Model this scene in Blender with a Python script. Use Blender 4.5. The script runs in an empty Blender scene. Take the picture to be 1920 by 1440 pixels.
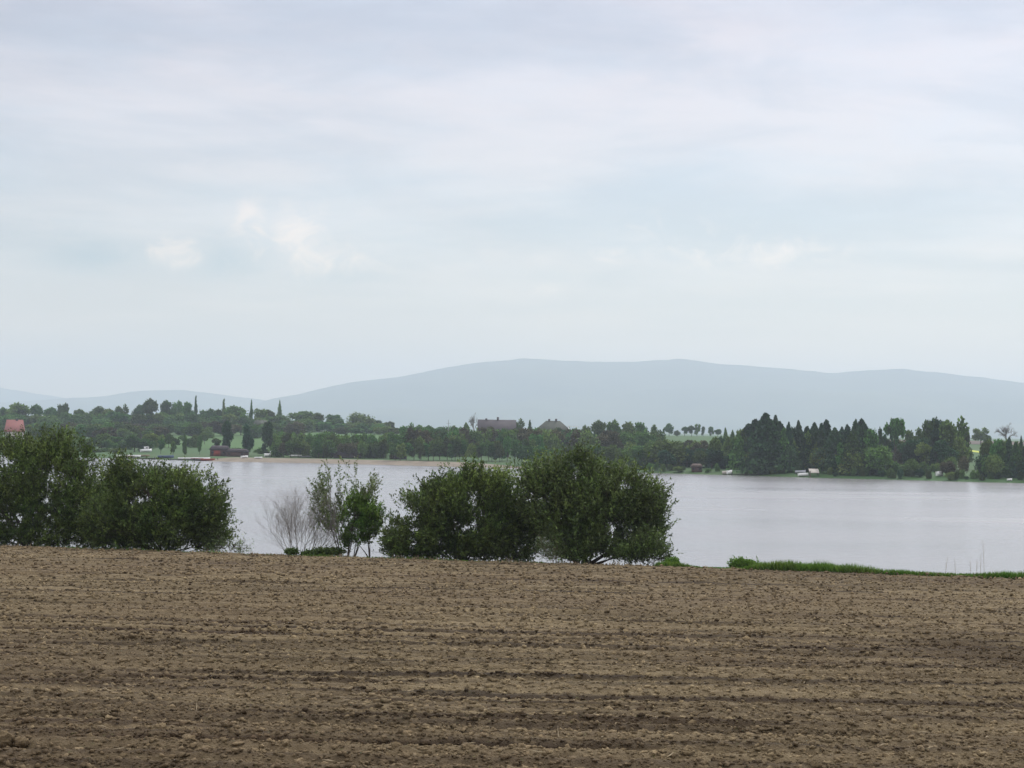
import bpy, math, random
import numpy as np
from mathutils import Matrix, Vector

random.seed(7)
RS = np.random.RandomState(11)
S = bpy.context.scene
COL = S.collection
R = math.radians

# ---------------------------------------------------------------- camera, sky, sun, exposure
EYE = 9.0                      # metres above the lake
FPX = 3600.0                   # focal length in photo pixels (photo 1920 wide)
PITCH = math.atan(85.0 / FPX)
ROLL = R(0.9)
camd = bpy.data.cameras.new('camera')
camd.sensor_width = 36.0
camd.lens = 36.0 * FPX / 1920.0
camd.clip_start = 0.3
camd.clip_end = 60000.0
cam = bpy.data.objects.new('camera', camd)
COL.objects.link(cam)
CM = Matrix.Rotation(math.pi / 2 + PITCH, 4, 'X') @ Matrix.Rotation(ROLL, 4, 'Z')
cam.matrix_world = Matrix.Translation((0, 0, EYE)) @ CM
S.camera = cam

SUN_EL, SUN_AZ = R(38), R(28)          # azimuth clockwise from +Y
world = bpy.data.worlds.new('World')
S.world = world
world.use_nodes = True
wn, wl = world.node_tree.nodes, world.node_tree.links
wn.clear()


def N(t, **kw):
    n = wn.new(t)
    for k, v in kw.items():
        setattr(n, k, v)
    return n


def wmath(op, a, b=None, c=None, clamp=False):
    n = N('ShaderNodeMath', operation=op, use_clamp=clamp)
    for i, v in enumerate((a, b, c)):
        if v is None:
            continue
        if isinstance(v, (int, float)):
            n.inputs[i].default_value = v
        else:
            wl.new(v, n.inputs[i])
    return n.outputs[0]


def wmix(fac, a, b, kind='MIX'):
    n = N('ShaderNodeMixRGB', blend_type=kind)
    for i, v in enumerate((fac, a, b)):
        if isinstance(v, (int, float)):
            n.inputs[i].default_value = v
        elif isinstance(v, tuple):
            n.inputs[i].default_value = (*v, 1)
        else:
            wl.new(v, n.inputs[i])
    return n.outputs[0]


out = N('ShaderNodeOutputWorld')
sky = N('ShaderNodeTexSky', sky_type='NISHITA')
sky.sun_disc = False
sky.sun_elevation = SUN_EL
sky.sun_rotation = SUN_AZ
sky.sun_intensity = 0.3
sky.dust_density = 0.2
bg1 = N('ShaderNodeBackground')
wl.new(sky.outputs[0], bg1.inputs[0])
bg1.inputs[1].default_value = 0.05
tc = N('ShaderNodeTexCoord')
sep = N('ShaderNodeSeparateXYZ')
wl.new(tc.outputs['Generated'], sep.inputs[0])
dx, dy, dz = sep.outputs
zc = wmath('MAXIMUM', dz, 0.0)
inv = wmath('DIVIDE', 1.0, wmath('ADD', zc, 0.10))
comb = N('ShaderNodeCombineXYZ')
wl.new(wmath('MULTIPLY', dx, inv), comb.inputs[0])
wl.new(wmath('MULTIPLY', dy, inv), comb.inputs[1])


def wnoise(vec, scale, detail, rough, loc=(0, 0, 0), scl=(1, 1, 1), dist=0.0):
    mp = N('ShaderNodeMapping')
    mp.inputs['Location'].default_value = loc
    mp.inputs['Scale'].default_value = scl
    wl.new(vec, mp.inputs[0])
    n = N('ShaderNodeTexNoise')
    n.inputs['Scale'].default_value = scale
    n.inputs['Detail'].default_value = detail
    n.inputs['Roughness'].default_value = rough
    n.inputs['Distortion'].default_value = dist
    wl.new(mp.outputs[0], n.inputs['Vector'])
    return n.outputs['Fac']


def wramp(x, lo, hi):
    n = N('ShaderNodeMapRange', interpolation_type='SMOOTHSTEP')
    wl.new(x, n.inputs[0])
    n.inputs[1].default_value, n.inputs[2].default_value = lo, hi
    return n.outputs[0]


layer = wramp(wnoise(comb.outputs[0], 0.85, 8, 0.58, loc=(3.1, 1.7, 0), dist=0.3), 0.38, 0.62)
wisps = wramp(wnoise(tc.outputs['Generated'], 9.0, 8, 0.6, loc=(0.4, 0.2, 0.9), scl=(1, 1, 3.2), dist=0.4), 0.35, 0.68)
base = wmix(layer, (0.590, 0.405, 0.300), (1.340, 0.905, 0.660))
base = wmix(wmath('MULTIPLY', wisps, 0.30), base, (0.98, 0.95, 0.93))
bands = wramp(wnoise(tc.outputs['Generated'], 7.0, 7, 0.58, loc=(1.4, 0.7, 0.3), scl=(1, 1, 4.5), dist=0.5), 0.44, 0.66)
base = wmix(wmath('MULTIPLY', bands, 0.42), base, (0.50, 0.34, 0.26))
base = wmix(1.0, base, (1.08, 1.08, 1.08), 'MULTIPLY')
low = wramp(dz, 0.12, 0.0)
base = wmix(wmath('MULTIPLY', low, 0.8), base, (1.55, 0.66, 0.34))
# the two banks of small cumulus low over the hills: direction-bound bumps with billowing edges
az = wmath('ARCTAN2', dx, dy)


def bump(a0, e0, sa, se):
    u = wmath('DIVIDE', wmath('SUBTRACT', az, a0), sa)
    v = wmath('DIVIDE', wmath('SUBTRACT', dz, e0), se)
    r2 = wmath('ADD', wmath('MULTIPLY', u, u), wmath('MULTIPLY', v, v))
    return wmath('EXPONENT', wmath('MULTIPLY', r2, -1.0))


def direction(px, py):
    d = CM.to_3x3() @ Vector(((px - 960) / FPX, (720 - py) / FPX, -1))
    d.normalize()
    return math.atan2(d.x, d.y), d.z


puffn = wnoise(tc.outputs['Generated'], 48.0, 8, 0.62, loc=(0.1, 0, 0.37), scl=(1, 1, 1.5), dist=0.6)
puffs = None
for (px, py, sx, sy, k) in ((330, 475, 42, 20, 1.0), (465, 440, 26, 42, .8), (560, 450, 36, 46, .95), (600, 485, 70, 24, .8),
                            (690, 498, 50, 14, .5), (240, 465, 26, 14, .4), (1400, 475, 130, 26, .65), (1150, 480, 40, 14, .5), (1030, 545, 30, 12, .5),
                            (1260, 430, 120, 26, .4), (950, 482, 60, 16, .3), (1250, 470, 60, 16, .35), (170, 535, 80, 14, .3)):
    a0, e0 = direction(px, py)
    b = wmath('MULTIPLY', bump(a0, e0, 1.7 * sx / FPX, 1.6 * sy / FPX), k)
    puffs = b if puffs is None else wmath('MAXIMUM', puffs, b)
edge = wmath('MULTIPLY', wramp(wmath('ADD', wmath('MULTIPLY', puffs, 0.30), puffn), 0.53, 0.92), wramp(puffs, 0.02, 0.7))
base = wmix(wmath('MULTIPLY', edge, 0.75, clamp=True), base, (2.70, 1.70, 1.05))
greys = None
for (px, py, sx, sy, k) in ((170, 480, 90, 32, 1.0), (430, 490, 70, 34, .8), (640, 520, 90, 18, .5), (90, 440, 130, 30, .5), (1050, 520, 150, 16, .3)):
    a0, e0 = direction(px, py)
    b = wmath('MULTIPLY', bump(a0, e0, sx / FPX, sy / FPX), k)
    greys = b if greys is None else wmath('MAXIMUM', greys, b)
gk = wmath('MULTIPLY', wmath('MULTIPLY', greys, wmath('SUBTRACT', 1.0, edge)), wramp(puffn, 0.1, 0.6))
base = wmix(wmath('MULTIPLY', gk, 0.95), base, (0.12, 0.12, 0.14))
# an overcast sky grows more neutral and brighter towards the zenith
base = wmix(wmath('MULTIPLY', wramp(dz, 0.22, 0.42), 0.9), base, (0.88, 0.89, 0.93))
over = wmath('MULTIPLY_ADD', wmath('MAXIMUM', wmath('SUBTRACT', dz, 0.20), 0.0), 6.8, 1.0)
over = wmath('MULTIPLY', over, wmath('MULTIPLY_ADD', wramp(dz, 0.02, 0.22), 0.32, 0.70))
base = wmix(1.0, base, over, 'MULTIPLY')
bg2 = N('ShaderNodeBackground')
wl.new(base, bg2.inputs[0])
SKY_GAIN = bg2.inputs[1]
SKY_GAIN.default_value = 0.27
addw = N('ShaderNodeAddShader')
wl.new(bg1.outputs[0], addw.inputs[0])
wl.new(bg2.outputs[0], addw.inputs[1])
wl.new(addw.outputs[0], out.inputs[0])

sund = bpy.data.lights.new('sun', 'SUN')
sund.energy = 1.5
sund.angle = R(14)
sund.color = (1.0, 0.96, 0.91)
sun = bpy.data.objects.new('sun', sund)
COL.objects.link(sun)
sdir = Vector((math.sin(SUN_AZ) * math.cos(SUN_EL), math.cos(SUN_AZ) * math.cos(SUN_EL), math.sin(SUN_EL)))
sun.rotation_euler = sdir.to_track_quat('Z', 'Y').to_euler()
sun.location = (0, -20, 60)

S.view_settings.view_transform = 'Standard'
S.view_settings.look = 'None'
S.view_settings.gamma = 1.0
S.view_settings.use_curve_mapping = False
S.view_settings.exposure = 0.45
S.render.engine = 'CYCLES'
S.cycles.max_bounces = 5
S.cycles.diffuse_bounces = 3
S.cycles.glossy_bounces = 2
S.cycles.transmission_bounces = 3
S.cycles.transparent_max_bounces = 8
S.cycles.volume_bounces = 4
S.cycles.caustics_reflective = False
S.cycles.caustics_refractive = False
HAZE_DENSITY = 0.000165


# ---------------------------------------------------------------- helpers
def ray(px, py):
    return CM.to_3x3() @ Vector(((px - 960) / FPX, (720 - py) / FPX, -1))


def P(px, py, Y):
    d = ray(px, py)
    k = Y / d.y
    return Vector((d.x * k, Y, EYE + d.z * k))


def h32(ix, iy, seed):
    n = (ix.astype(np.int64) * 374761393 + iy.astype(np.int64) * 668265263 + seed * 982451653) & 0xffffffff
    n = ((n ^ (n >> 13)) * 1274126177) & 0xffffffff
    return ((n ^ (n >> 16)) & 0xffff) / 65535.0


def vnoise(x, y, seed=0):
    x = np.asarray(x, float)
    y = np.asarray(y, float)
    ix, iy = np.floor(x), np.floor(y)
    fx, fy = x - ix, y - iy
    fx = fx * fx * (3 - 2 * fx)
    fy = fy * fy * (3 - 2 * fy)
    a, b = h32(ix, iy, seed), h32(ix + 1, iy, seed)
    c, d = h32(ix, iy + 1, seed), h32(ix + 1, iy + 1, seed)
    return (a + (b - a) * fx) * (1 - fy) + (c + (d - c) * fx) * fy


def fbm(x, y, seed=0, o=4, g=0.5):
    s, a, t = 0, 1.0, 0
    for i in range(o):
        s = s + a * vnoise(x * 2 ** i + 17.3 * i, y * 2 ** i + 5.1 * i, seed + i)
        t += a
        a *= g
    return s / t - 0.5


def sm(t):
    t = np.clip(t, 0, 1)
    return t * t * (3 - 2 * t)


def tagged(o, label=None, cat=None, group=None, kind=None):
    if label:
        o['label'] = label
    if cat:
        o['category'] = cat
    if group:
        o['group'] = group
    if kind:
        o['kind'] = kind
    return o


def empty(name, loc, rz=0.0, scale=(1, 1, 1)):
    o = bpy.data.objects.new(name, None)
    o.empty_display_size = 0.3
    COL.objects.link(o)
    o.location = loc
    o.rotation_euler = (0, 0, rz)
    o.scale = scale
    return o


def mesh_np(name, verts, faces, mat=None, smooth=False):
    """faces: an (n,k) int array or a list of such arrays"""
    if isinstance(faces, np.ndarray):
        faces = [faces]
    faces = [f for f in faces if len(f)]
    me = bpy.data.meshes.new(name)
    verts = np.ascontiguousarray(verts, dtype=np.float32)
    me.vertices.add(len(verts))
    me.vertices.foreach_set('co', verts.ravel())
    loops = np.concatenate([f.ravel() for f in faces]).astype(np.int32)
    tot = np.concatenate([np.full(len(f), f.shape[1], np.int32) for f in faces])
    start = np.concatenate([[0], np.cumsum(tot)[:-1]]).astype(np.int32)
    me.loops.add(len(loops))
    me.loops.foreach_set('vertex_index', loops)
    me.polygons.add(len(tot))
    me.polygons.foreach_set('loop_start', start)
    me.polygons.foreach_set('loop_total', tot)
    if smooth:
        me.polygons.foreach_set('use_smooth', np.ones(len(tot), bool))
    me.update(calc_edges=True)
    me.validate()
    if mat:
        me.materials.append(mat)
    return me


def link(name, me, parent=None, loc=None):
    o = bpy.data.objects.new(name, me)
    COL.objects.link(o)
    if parent:
        o.parent = parent
    if loc is not None:
        o.location = loc
    return o


def grid_faces(nr, nc):
    i = np.arange(nr - 1)[:, None] * nc + np.arange(nc - 1)[None, :]
    return np.stack([i, i + 1, i + nc + 1, i + nc], -1).reshape(-1, 4)


class MB:
    """collects boxes, prisms and tubes"""

    def __init__(s):
        s.v, s.q, s.t, s.n = [], [], [], 0

    def add(s, v, q=(), t=()):
        s.v.append(np.asarray(v, float))
        if len(q):
            s.q.append(np.asarray(q) + s.n)
        if len(t):
            s.t.append(np.asarray(t) + s.n)
        s.n += len(v)

    def box(s, x0, x1, y0, y1, z0, z1):
        v = [(x, y, z) for z in (z0, z1) for x, y in ((x0, y0), (x1, y0), (x1, y1), (x0, y1))]
        s.add(v, [(3, 2, 1, 0), (4, 5, 6, 7), (0, 1, 5, 4), (1, 2, 6, 5), (2, 3, 7, 6), (3, 0, 4, 7)])
        return s

    def tube(s, pts, rad, k=5):
        pts = [np.asarray(p, float) for p in pts]
        vs = []
        for i, p in enumerate(pts):
            d = pts[min(i + 1, len(pts) - 1)] - pts[max(i - 1, 0)]
            d = d / (np.linalg.norm(d) + 1e-9)
            a = np.cross(d, (0.31, 0.95, 0.05) if abs(d[1]) < 0.9 else (1, 0, 0))
            a /= np.linalg.norm(a)
            b = np.cross(d, a)
            for j in range(k):
                w = 2 * math.pi * j / k
                vs.append(p + rad[i] * (math.cos(w) * a + math.sin(w) * b))
        q = [(i * k + j, i * k + (j + 1) % k, (i + 1) * k + (j + 1) % k, (i + 1) * k + j)
             for i in range(len(pts) - 1) for j in range(k)]
        s.add(vs, q)
        return s

    def mesh(s, name, mat, smooth=False):
        return mesh_np(name, np.concatenate(s.v), [np.concatenate(x) for x in (s.q, s.t) if x], mat, smooth)

    def part(s, name, mat, parent, smooth=False):
        return link(name, s.mesh(name, mat, smooth), parent)


def material(name, col, rough=0.85, col2=None, scale=2.0, tint=False, bump_=0.0, island=0.0, objvar=0.0, transl=0.0, spec=0.3, detail=5.0, metallic=0.0, coords='Object'):
    m = bpy.data.materials.new(name)
    m.use_nodes = True
    nt = m.node_tree
    n, l = nt.nodes, nt.links
    b = n['Principled BSDF']
    b.inputs['Roughness'].default_value = rough
    b.inputs['Specular IOR Level'].default_value = spec
    b.inputs['Metallic'].default_value = metallic
    cur = None
    tcn = n.new('ShaderNodeTexCoord')
    nz = n.new('ShaderNodeTexNoise')
    nz.inputs['Scale'].default_value = scale
    nz.inputs['Detail'].default_value = detail
    nz.inputs['Roughness'].default_value = 0.62
    l.new(tcn.outputs[coords], nz.inputs['Vector'])
    mr = n.new('ShaderNodeMapRange')
    mr.inputs[1].default_value, mr.inputs[2].default_value = 0.32, 0.68
    l.new(nz.outputs['Fac'], mr.inputs[0])
    mx = n.new('ShaderNodeMixRGB')
    mx.inputs[1].default_value = (*col, 1)
    c2 = col2 or tuple(c * 0.72 for c in col)
    mx.inputs[2].default_value = (*c2, 1)
    l.new(mr.outputs[0], mx.inputs[0])
    cur = mx.outputs[0]
    if island or objvar:
        hsv = n.new('ShaderNodeHueSaturation')
        l.new(cur, hsv.inputs['Color'])
        cur = hsv.outputs[0]
        val = None
        if island:
            g = n.new('ShaderNodeNewGeometry')
            a = n.new('ShaderNodeMapRange')
            a.inputs[3].default_value, a.inputs[4].default_value = 1 - island, 1 + island
            l.new(g.outputs['Random Per Island'], a.inputs[0])
            val = a.outputs[0]
        if objvar:
            oi = n.new('ShaderNodeObjectInfo')
            a2 = n.new('ShaderNodeMapRange')
            a2.inputs[3].default_value, a2.inputs[4].default_value = 1 - objvar, 1 + objvar
            l.new(oi.outputs['Random'], a2.inputs[0])
            hh = n.new('ShaderNodeMapRange')
            hh.inputs[3].default_value, hh.inputs[4].default_value = 0.5 - 0.10 * objvar, 0.5 + 0.06 * objvar
            mm = n.new('ShaderNodeMath')
            mm.operation = 'FRACT'
            m7 = n.new('ShaderNodeMath')
            m7.operation = 'MULTIPLY'
            m7.inputs[1].default_value = 7.31
            l.new(oi.outputs['Random'], m7.inputs[0])
            l.new(m7.outputs[0], mm.inputs[0])
            l.new(mm.outputs[0], hh.inputs[0])
            l.new(hh.outputs[0], hsv.inputs['Hue'])
            if val is not None:
                mu = n.new('ShaderNodeMath')
                mu.operation = 'MULTIPLY'
                l.new(val, mu.inputs[0])
                l.new(a2.outputs[0], mu.inputs[1])
                val = mu.outputs[0]
            else:
                val = a2.outputs[0]
        l.new(val, hsv.inputs['Value'])
    if tint:
        at = n.new('ShaderNodeAttribute')
        at.attribute_name = 'tint'
        h2 = n.new('ShaderNodeHueSaturation')
        l.new(cur, h2.inputs['Color'])
        l.new(at.outputs['Fac'], h2.inputs['Value'])
        cur = h2.outputs[0]
    l.new(cur, b.inputs['Base Color'])
    if bump_:
        bp = n.new('ShaderNodeBump')
        bp.inputs['Strength'].default_value = 0.9
        bp.inputs['Distance'].default_value = bump_
        l.new(nz.outputs['Fac'], bp.inputs['Height'])
        l.new(bp.outputs[0], b.inputs['Normal'])
    if transl:
        tr = n.new('ShaderNodeBsdfTranslucent')
        l.new(cur, tr.inputs[0])
        ms = n.new('ShaderNodeMixShader')
        ms.inputs[0].default_value = transl
        l.new(b.outputs[0], ms.inputs[1])
        l.new(tr.outputs[0], ms.inputs[2])
        l.new(ms.outputs[0], n['Material Output'].inputs[0])
    return m


M_soil = None
M_meadow = material('meadow_grass', (0.026, 0.078, 0.014), 0.95, (0.042, 0.078, 0.020), 0.02, detail=9)
M_bank = material('bank_grass', (0.04, 0.075, 0.02), 0.95, (0.07, 0.07, 0.03), 1.1, detail=7)
M_sand = material('beach_sand', (0.20, 0.165, 0.12), 0.95, (0.14, 0.118, 0.085), 0.35, detail=8)
M_hill = material('hill_forest', (0.035, 0.055, 0.045), 1.0, (0.09, 0.10, 0.06), 0.0016, detail=9, spec=0.0)
M_bark = material('tree_bark', (0.075, 0.060, 0.048), 0.95, None, 3.0)
M_twig_grey = material('grey_twigs', (0.27, 0.25, 0.23), 0.95, None, 3.0)
M_bark_l = material('twig_bark', (0.17, 0.145, 0.12), 0.95, None, 3.0)
M_leaf_far = material('broadleaf_foliage', (0.048, 0.122, 0.028), 0.85, (0.096, 0.150, 0.036), 0.25, island=0.45, objvar=0.45, transl=0.25, spec=0.1)
M_leaf_dk = material('conifer_foliage', (0.018, 0.057, 0.024), 0.85, (0.038, 0.084, 0.030), 0.4, island=0.45, objvar=0.35, transl=0.12, spec=0.1)
M_leaf_pale = material('pale_bush_foliage', (0.061, 0.143, 0.031), 0.85, (0.099, 0.143, 0.040), 0.3, island=0.4, objvar=0.3, transl=0.25, spec=0.1)
M_leaf_red = material('bronze_foliage', (0.068, 0.079, 0.033), 0.85, (0.086, 0.073, 0.044), 0.3, island=0.4, objvar=0.3, transl=0.2, spec=0.1)
M_willow = material('willow_leaves', (0.044, 0.086, 0.018), 0.6, (0.108, 0.142, 0.034), 0.8, tint=True, island=0.5, transl=0.28, spec=0.25)
M_willow_g = material('grey_willow_leaves', (0.048, 0.084, 0.020), 0.55, (0.096, 0.128, 0.038), 0.8, tint=True, island=0.5, transl=0.3, spec=0.3)
M_grey_leaf = material('grey_green_leaves', (0.099, 0.165, 0.055), 0.6, (0.154, 0.176, 0.077), 0.9, tint=True, island=0.4, transl=0.3, spec=0.3)
M_fresh = material('fresh_green_leaves', (0.048, 0.115, 0.014), 0.6, (0.095, 0.145, 0.024), 0.9, tint=True, island=0.45, transl=0.3, spec=0.25)
M_grass = material('grass_blades', (0.080, 0.190, 0.022), 0.8, (0.14, 0.20, 0.040), 0.6, island=0.4, transl=0.3, spec=0.15)
M_straw = material('dry_stalk', (0.30, 0.24, 0.15), 0.9)
M_white = material('white_paint', (0.78, 0.78, 0.76), 0.5, (0.66, 0.66, 0.64), 1.2)
M_red = material('red_paint', (0.28, 0.055, 0.04), 0.6, None, 1.5)
M_dark = material('dark_weathered_wood', (0.045, 0.035, 0.038), 0.9, None, 1.5)
M_brownwall = material('red_brown_boards', (0.095, 0.055, 0.048), 0.9, None, 1.0)
M_plaster = material('pale_plaster', (0.50, 0.46, 0.40), 0.9, None, 0.6)
M_roof_red = material('red_roof_tiles', (0.24, 0.085, 0.070), 0.85, (0.19, 0.08, 0.07), 0.8)
M_roof_brn = material('brown_roof_tiles', (0.062, 0.052, 0.054), 0.9, None, 0.6)
M_roof_olv = material('olive_roof_sheets', (0.055, 0.062, 0.045), 0.9, None, 0.6)
M_glass = material('window_glass', (0.03, 0.035, 0.045), 0.15, None, 1.0, spec=0.5)
M_metal = material('galvanised_metal', (0.35, 0.36, 0.38), 0.5, None, 2.0, metallic=0.3)
M_rape = material('rapeseed_flowers', (0.42, 0.42, 0.05), 0.95, (0.28, 0.36, 0.06), 0.3)
M_plough = material('far_ploughed_soil', (0.10, 0.075, 0.06), 0.95, None, 0.15)
M_lightgreen = material('young_crop', (0.034, 0.098, 0.014), 0.95, (0.048, 0.100, 0.020), 0.08)
M_blue = material('blue_tarpaulin', (0.06, 0.09, 0.18), 0.6)
M_rubber = material('black_rubber', (0.02, 0.02, 0.02), 0.8)

# ---------------------------------------------------------------- haze
hb = MB().box(-9000, 9000, -400, 15000, -4.0, 470)
hz = link('haze', hb.mesh('haze', None))
hm = bpy.data.materials.new('haze_air')
hm.use_nodes = True
hm.node_tree.nodes.clear()
ho = hm.node_tree.nodes.new('ShaderNodeOutputMaterial')
hv = hm.node_tree.nodes.new('ShaderNodeVolumePrincipled')
hv.inputs['Color'].default_value = (0.680, 0.765, 0.865, 1)
hv.inputs['Density'].default_value = HAZE_DENSITY
hv.inputs['Anisotropy'].default_value = 0.30
hm.node_tree.links.new(hv.outputs[0], ho.inputs['Volume'])
hz.data.materials.append(hm)
tagged(hz, 'pale blue haze hanging over the lake and the hills', kind='stuff')

# ---------------------------------------------------------------- far ground
shore_px = [(-300, 848), (170, 858), (400, 865), (700, 871), (1000, 879), (1200, 886), (1500, 895), (1920, 906), (2200, 914)]
sx, sy = [], []
for (px, py) in shore_px:
    d = ray(px, py)
    k = -EYE / d.z
    sx.append(d.x * k)
    sy.append(d.y * k)
sx[0], sx[-1] = -400, 240
SX, SY = np.array(sx), np.array(sy)
SY[0] = 640


def Ys(X):
    X = np.asarray(X, float)
    b = np.interp(X, SX, SY)
    return b + 2.2 * (vnoise(X * 0.06, X * 0 + 3, 5) - .5) + 1.0 * (vnoise(X * 0.3, X * 0 + 9, 6) - .5)


def G(X, Y):
    X = np.asarray(X, float)
    Y = np.asarray(Y, float)
    t = Y - Ys(X)
    h = np.where(t < 0, np.maximum(t * 0.12, -1.6), 0)
    sandy = sm((X + 125) / 12.0) * sm((18 - X) / 10.0)
    h = h + sm(t / 3.0) * 0.35 + sm((t - 2) / 8) * (0.55)
    h = h + sm((t - 12) / 40) * 0.5 + sm((t - 25) / 400) * 5.6
    h = h + np.where(t > 20, 1, 0) * 0.5 * fbm(X * 0.02, Y * 0.02, 8, 3) * sm((t - 20) / 60)
    h = h - 1.8 * sm((Y - 980) / 600)
    return h


def g(x, y):
    return float(G(np.array([x]), np.array([y]))[0])


tr = np.concatenate([[-30, -12, -4, -1, 0, 1, 2, 3, 4.5, 6, 8, 10, 13, 17, 22], np.linspace(30, 560, 110), np.geomspace(600, 13600, 34)])
uc = np.linspace(-1, 1, 241)
Xg = np.zeros((len(tr), len(uc)))
Yg = np.zeros_like(Xg)
for i, t in enumerate(tr):
    hw = 150 + 0.36 * (450 + max(t, 0)) + (8 if t > 0 else 0)
    hw = min(hw, 330 + 0.42 * max(t - 300, 0) if t > 300 else hw)
    Xg[i] = uc * (260 + 0.45 * max(t, 0))
    Yg[i] = Ys(Xg[i]) * max(0, 1 - max(t, 0) / 2500) + 450 * (1 - max(0, 1 - max(t, 0) / 2500)) + t
Zg = G(Xg, Yg)
fg = link('ground', mesh_np('ground', np.stack([Xg, Yg, Zg], -1).reshape(-1, 3), grid_faces(*Xg.shape), M_meadow, True))
tagged(fg, 'green meadow land rising gently behind the far lake shore', kind='structure')


def drape(name, x_lo, x_hi, fy0, fy1, mat, label, lift=0.05, nx=90, ny=14):
    xs = np.linspace(x_lo, x_hi, nx)
    v = np.zeros((ny, nx, 3))
    for j in range(ny):
        a = j / (ny - 1)
        yy = np.array([fy0(x) * (1 - a) + fy1(x) * a for x in xs])
        v[j, :, 0], v[j, :, 1] = xs, yy
        v[j, :, 2] = G(xs, yy) + lift
    o = link(name, mesh_np(name, v.reshape(-1, 3), grid_faces(ny, nx), mat, True))
    return tagged(o, label, kind='structure')


xl, xr = P(372, 865, 485).x, P(1040, 878, 442).x
ysf = lambda x: float(Ys(np.array([x]))[0])
drape('sandy_beach', xl, xr, lambda x: ysf(x) - 1.0,
      lambda x: ysf(x) + 0.8 + 9.0 * float(sm((x - xl) / 12.0)) * float(sm((xr - x) / 25.0)), M_sand,
      'narrow strip of pale sand along the far waterline', nx=160)
# fields behind the far bank
drape('crop_field', P(285, 800, 700).x, P(760, 800, 700).x, lambda x: ysf(x) + 90, lambda x: ysf(x) + 330, M_lightgreen,
      'bright green crop field behind the beach', lift=0.06)
drape('rapeseed_field', P(1811, 850, 610).x, P(1836, 850, 610).x, lambda x: 585.0, lambda x: 640.0, M_rape,
      'small yellow flowering field between the trees on the right', lift=0.06, nx=12)
drape('ploughed_field', P(1640, 830, 760).x, P(1990, 830, 760).x, lambda x: 700.0, lambda x: 800.0, M_plough,
      'brownish ploughed field on the rise at the far right', lift=0.07)

# ---------------------------------------------------------------- hills (real distance, ten kilometres)


def hills(name, prof, D, depth, label, seed, x0, x1):
    px = np.array([p[0] for p in prof], float)
    zz = np.array([P(p[0], p[1], D).z for p in prof])
    xx = np.array([P(p[0], p[1], D).x for p in prof])
    nx, ny = 340, 60
    xs = np.linspace(P(x0, 750, D).x, P(x1, 750, D).x, nx)
    ridge = np.interp(xs, xx, zz)
    kern = np.ones(5) / 5
    ridge = np.convolve(np.pad(ridge, 2, mode='edge'), kern, 'valid')
    v = np.zeros((ny, nx, 3))
    for j in range(ny):
        a = j / (ny - 1) * 2 - 1            # -1 front foot, 0 ridge, 1 back foot
        y = D + a * depth
        w = (1 - abs(a)) ** 1.15
        sp = 1 + 0.85 * (fbm(xs / 900.0, xs * 0 + y / 900.0, seed, 4)) * (1 - w) * 2.2
        z = 3 + (ridge - 3) * w * np.clip(sp, .2, 1.45 + 0 * sp)
        z = np.minimum(z, 3 + (ridge - 3) * (1 - 0.35 * abs(a)))
        z = z + 12 * fbm(xs / 120.0, xs * 0 + y / 120.0, seed + 9, 4) * np.clip(z / 60, 0, 1)
        v[j, :, 0] = xs * (y / D)
        v[j, :, 1] = y
        v[j, :, 2] = z
    v[0, :, 2] = -1
    v[-1, :, 2] = -1
    o = link(name, mesh_np(name, v.reshape(-1, 3), grid_faces(ny, nx), M_hill, True))
    return tagged(o, label, kind='structure')


main_prof = [(440, 800), (470, 765), (500, 748), (530, 743), (560, 738), (620, 722), (700, 710), (745, 706), (790, 697), (840, 687), (890, 679), (940, 676), (985, 670), (1040, 673),
             (1130, 678), (1200, 676), (1280, 671), (1340, 680), (1420, 685), (1500, 692), (1560, 698), (1620, 692), (1690, 689), (1760, 696),
             (1840, 706), (1920, 717), (2050, 735), (2300, 790)]
hills('hills', main_prof, 10200, 2600, 'long hazy blue wooded ridge across the right of the horizon', 21, 430, 2300)
hills('hills', [(-300, 760), (-60, 756), (60, 750), (130, 745), (200, 742), (240, 734), (270, 731), (340, 731), (390, 735), (440, 742), (480, 747), (520, 752), (600, 790)],
      11400, 1800, 'low hazy blue hill behind the trees on the left', 33, -300, 600)
hills('hills', [(-400, 708), (-100, 716), (0, 726), (60, 736), (120, 746), (180, 760), (220, 790)],
      13800, 900, 'faintest far slope at the left edge of the horizon', 41, -400, 220)

# ---------------------------------------------------------------- lake
wv = np.array([(-1400, 40, 0), (1400, 40, 0), (1400, 900, 0), (-1400, 900, 0)], float)
M_water = bpy.data.materials.new('lake_water')
M_water.use_nodes = True
n, l = M_water.node_tree.nodes, M_water.node_tree.links
b = n['Principled BSDF']
b.inputs['Base Color'].default_value = (0.185, 0.182, 0.178, 1)
b.inputs['Roughness'].default_value = 0.12
b.inputs['IOR'].default_value = 1.33
b.inputs['Specular IOR Level'].default_value = 0.9
t1 = n.new('ShaderNodeTexCoord')
mp = n.new('ShaderNodeMapping')
mp.inputs['Scale'].default_value = (0.35, 1.0, 1.0)
l.new(t1.outputs['Object'], mp.inputs[0])
nz1 = n.new('ShaderNodeTexNoise')
nz1.inputs['Scale'].default_value = 1.6
nz1.inputs['Detail'].default_value = 5
l.new(mp.outputs[0], nz1.inputs['Vector'])
nz2 = n.new('ShaderNodeTexNoise')
nz2.inputs['Scale'].default_value = 0.028
nz2.inputs['Detail'].default_value = 5
l.new(mp.outputs[0], nz2.inputs['Vector'])
rmap = n.new('ShaderNodeMapRange')
rmap.inputs[1].default_value, rmap.inputs[2].default_value = 0.35, 0.65
rmap.inputs[3].default_value, rmap.inputs[4].default_value = 0.17, 0.30
l.new(nz2.outputs['Fac'], rmap.inputs[0])
l.new(rmap.outputs[0], b.inputs['Roughness'])
bp = n.new('ShaderNodeBump')
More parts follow.
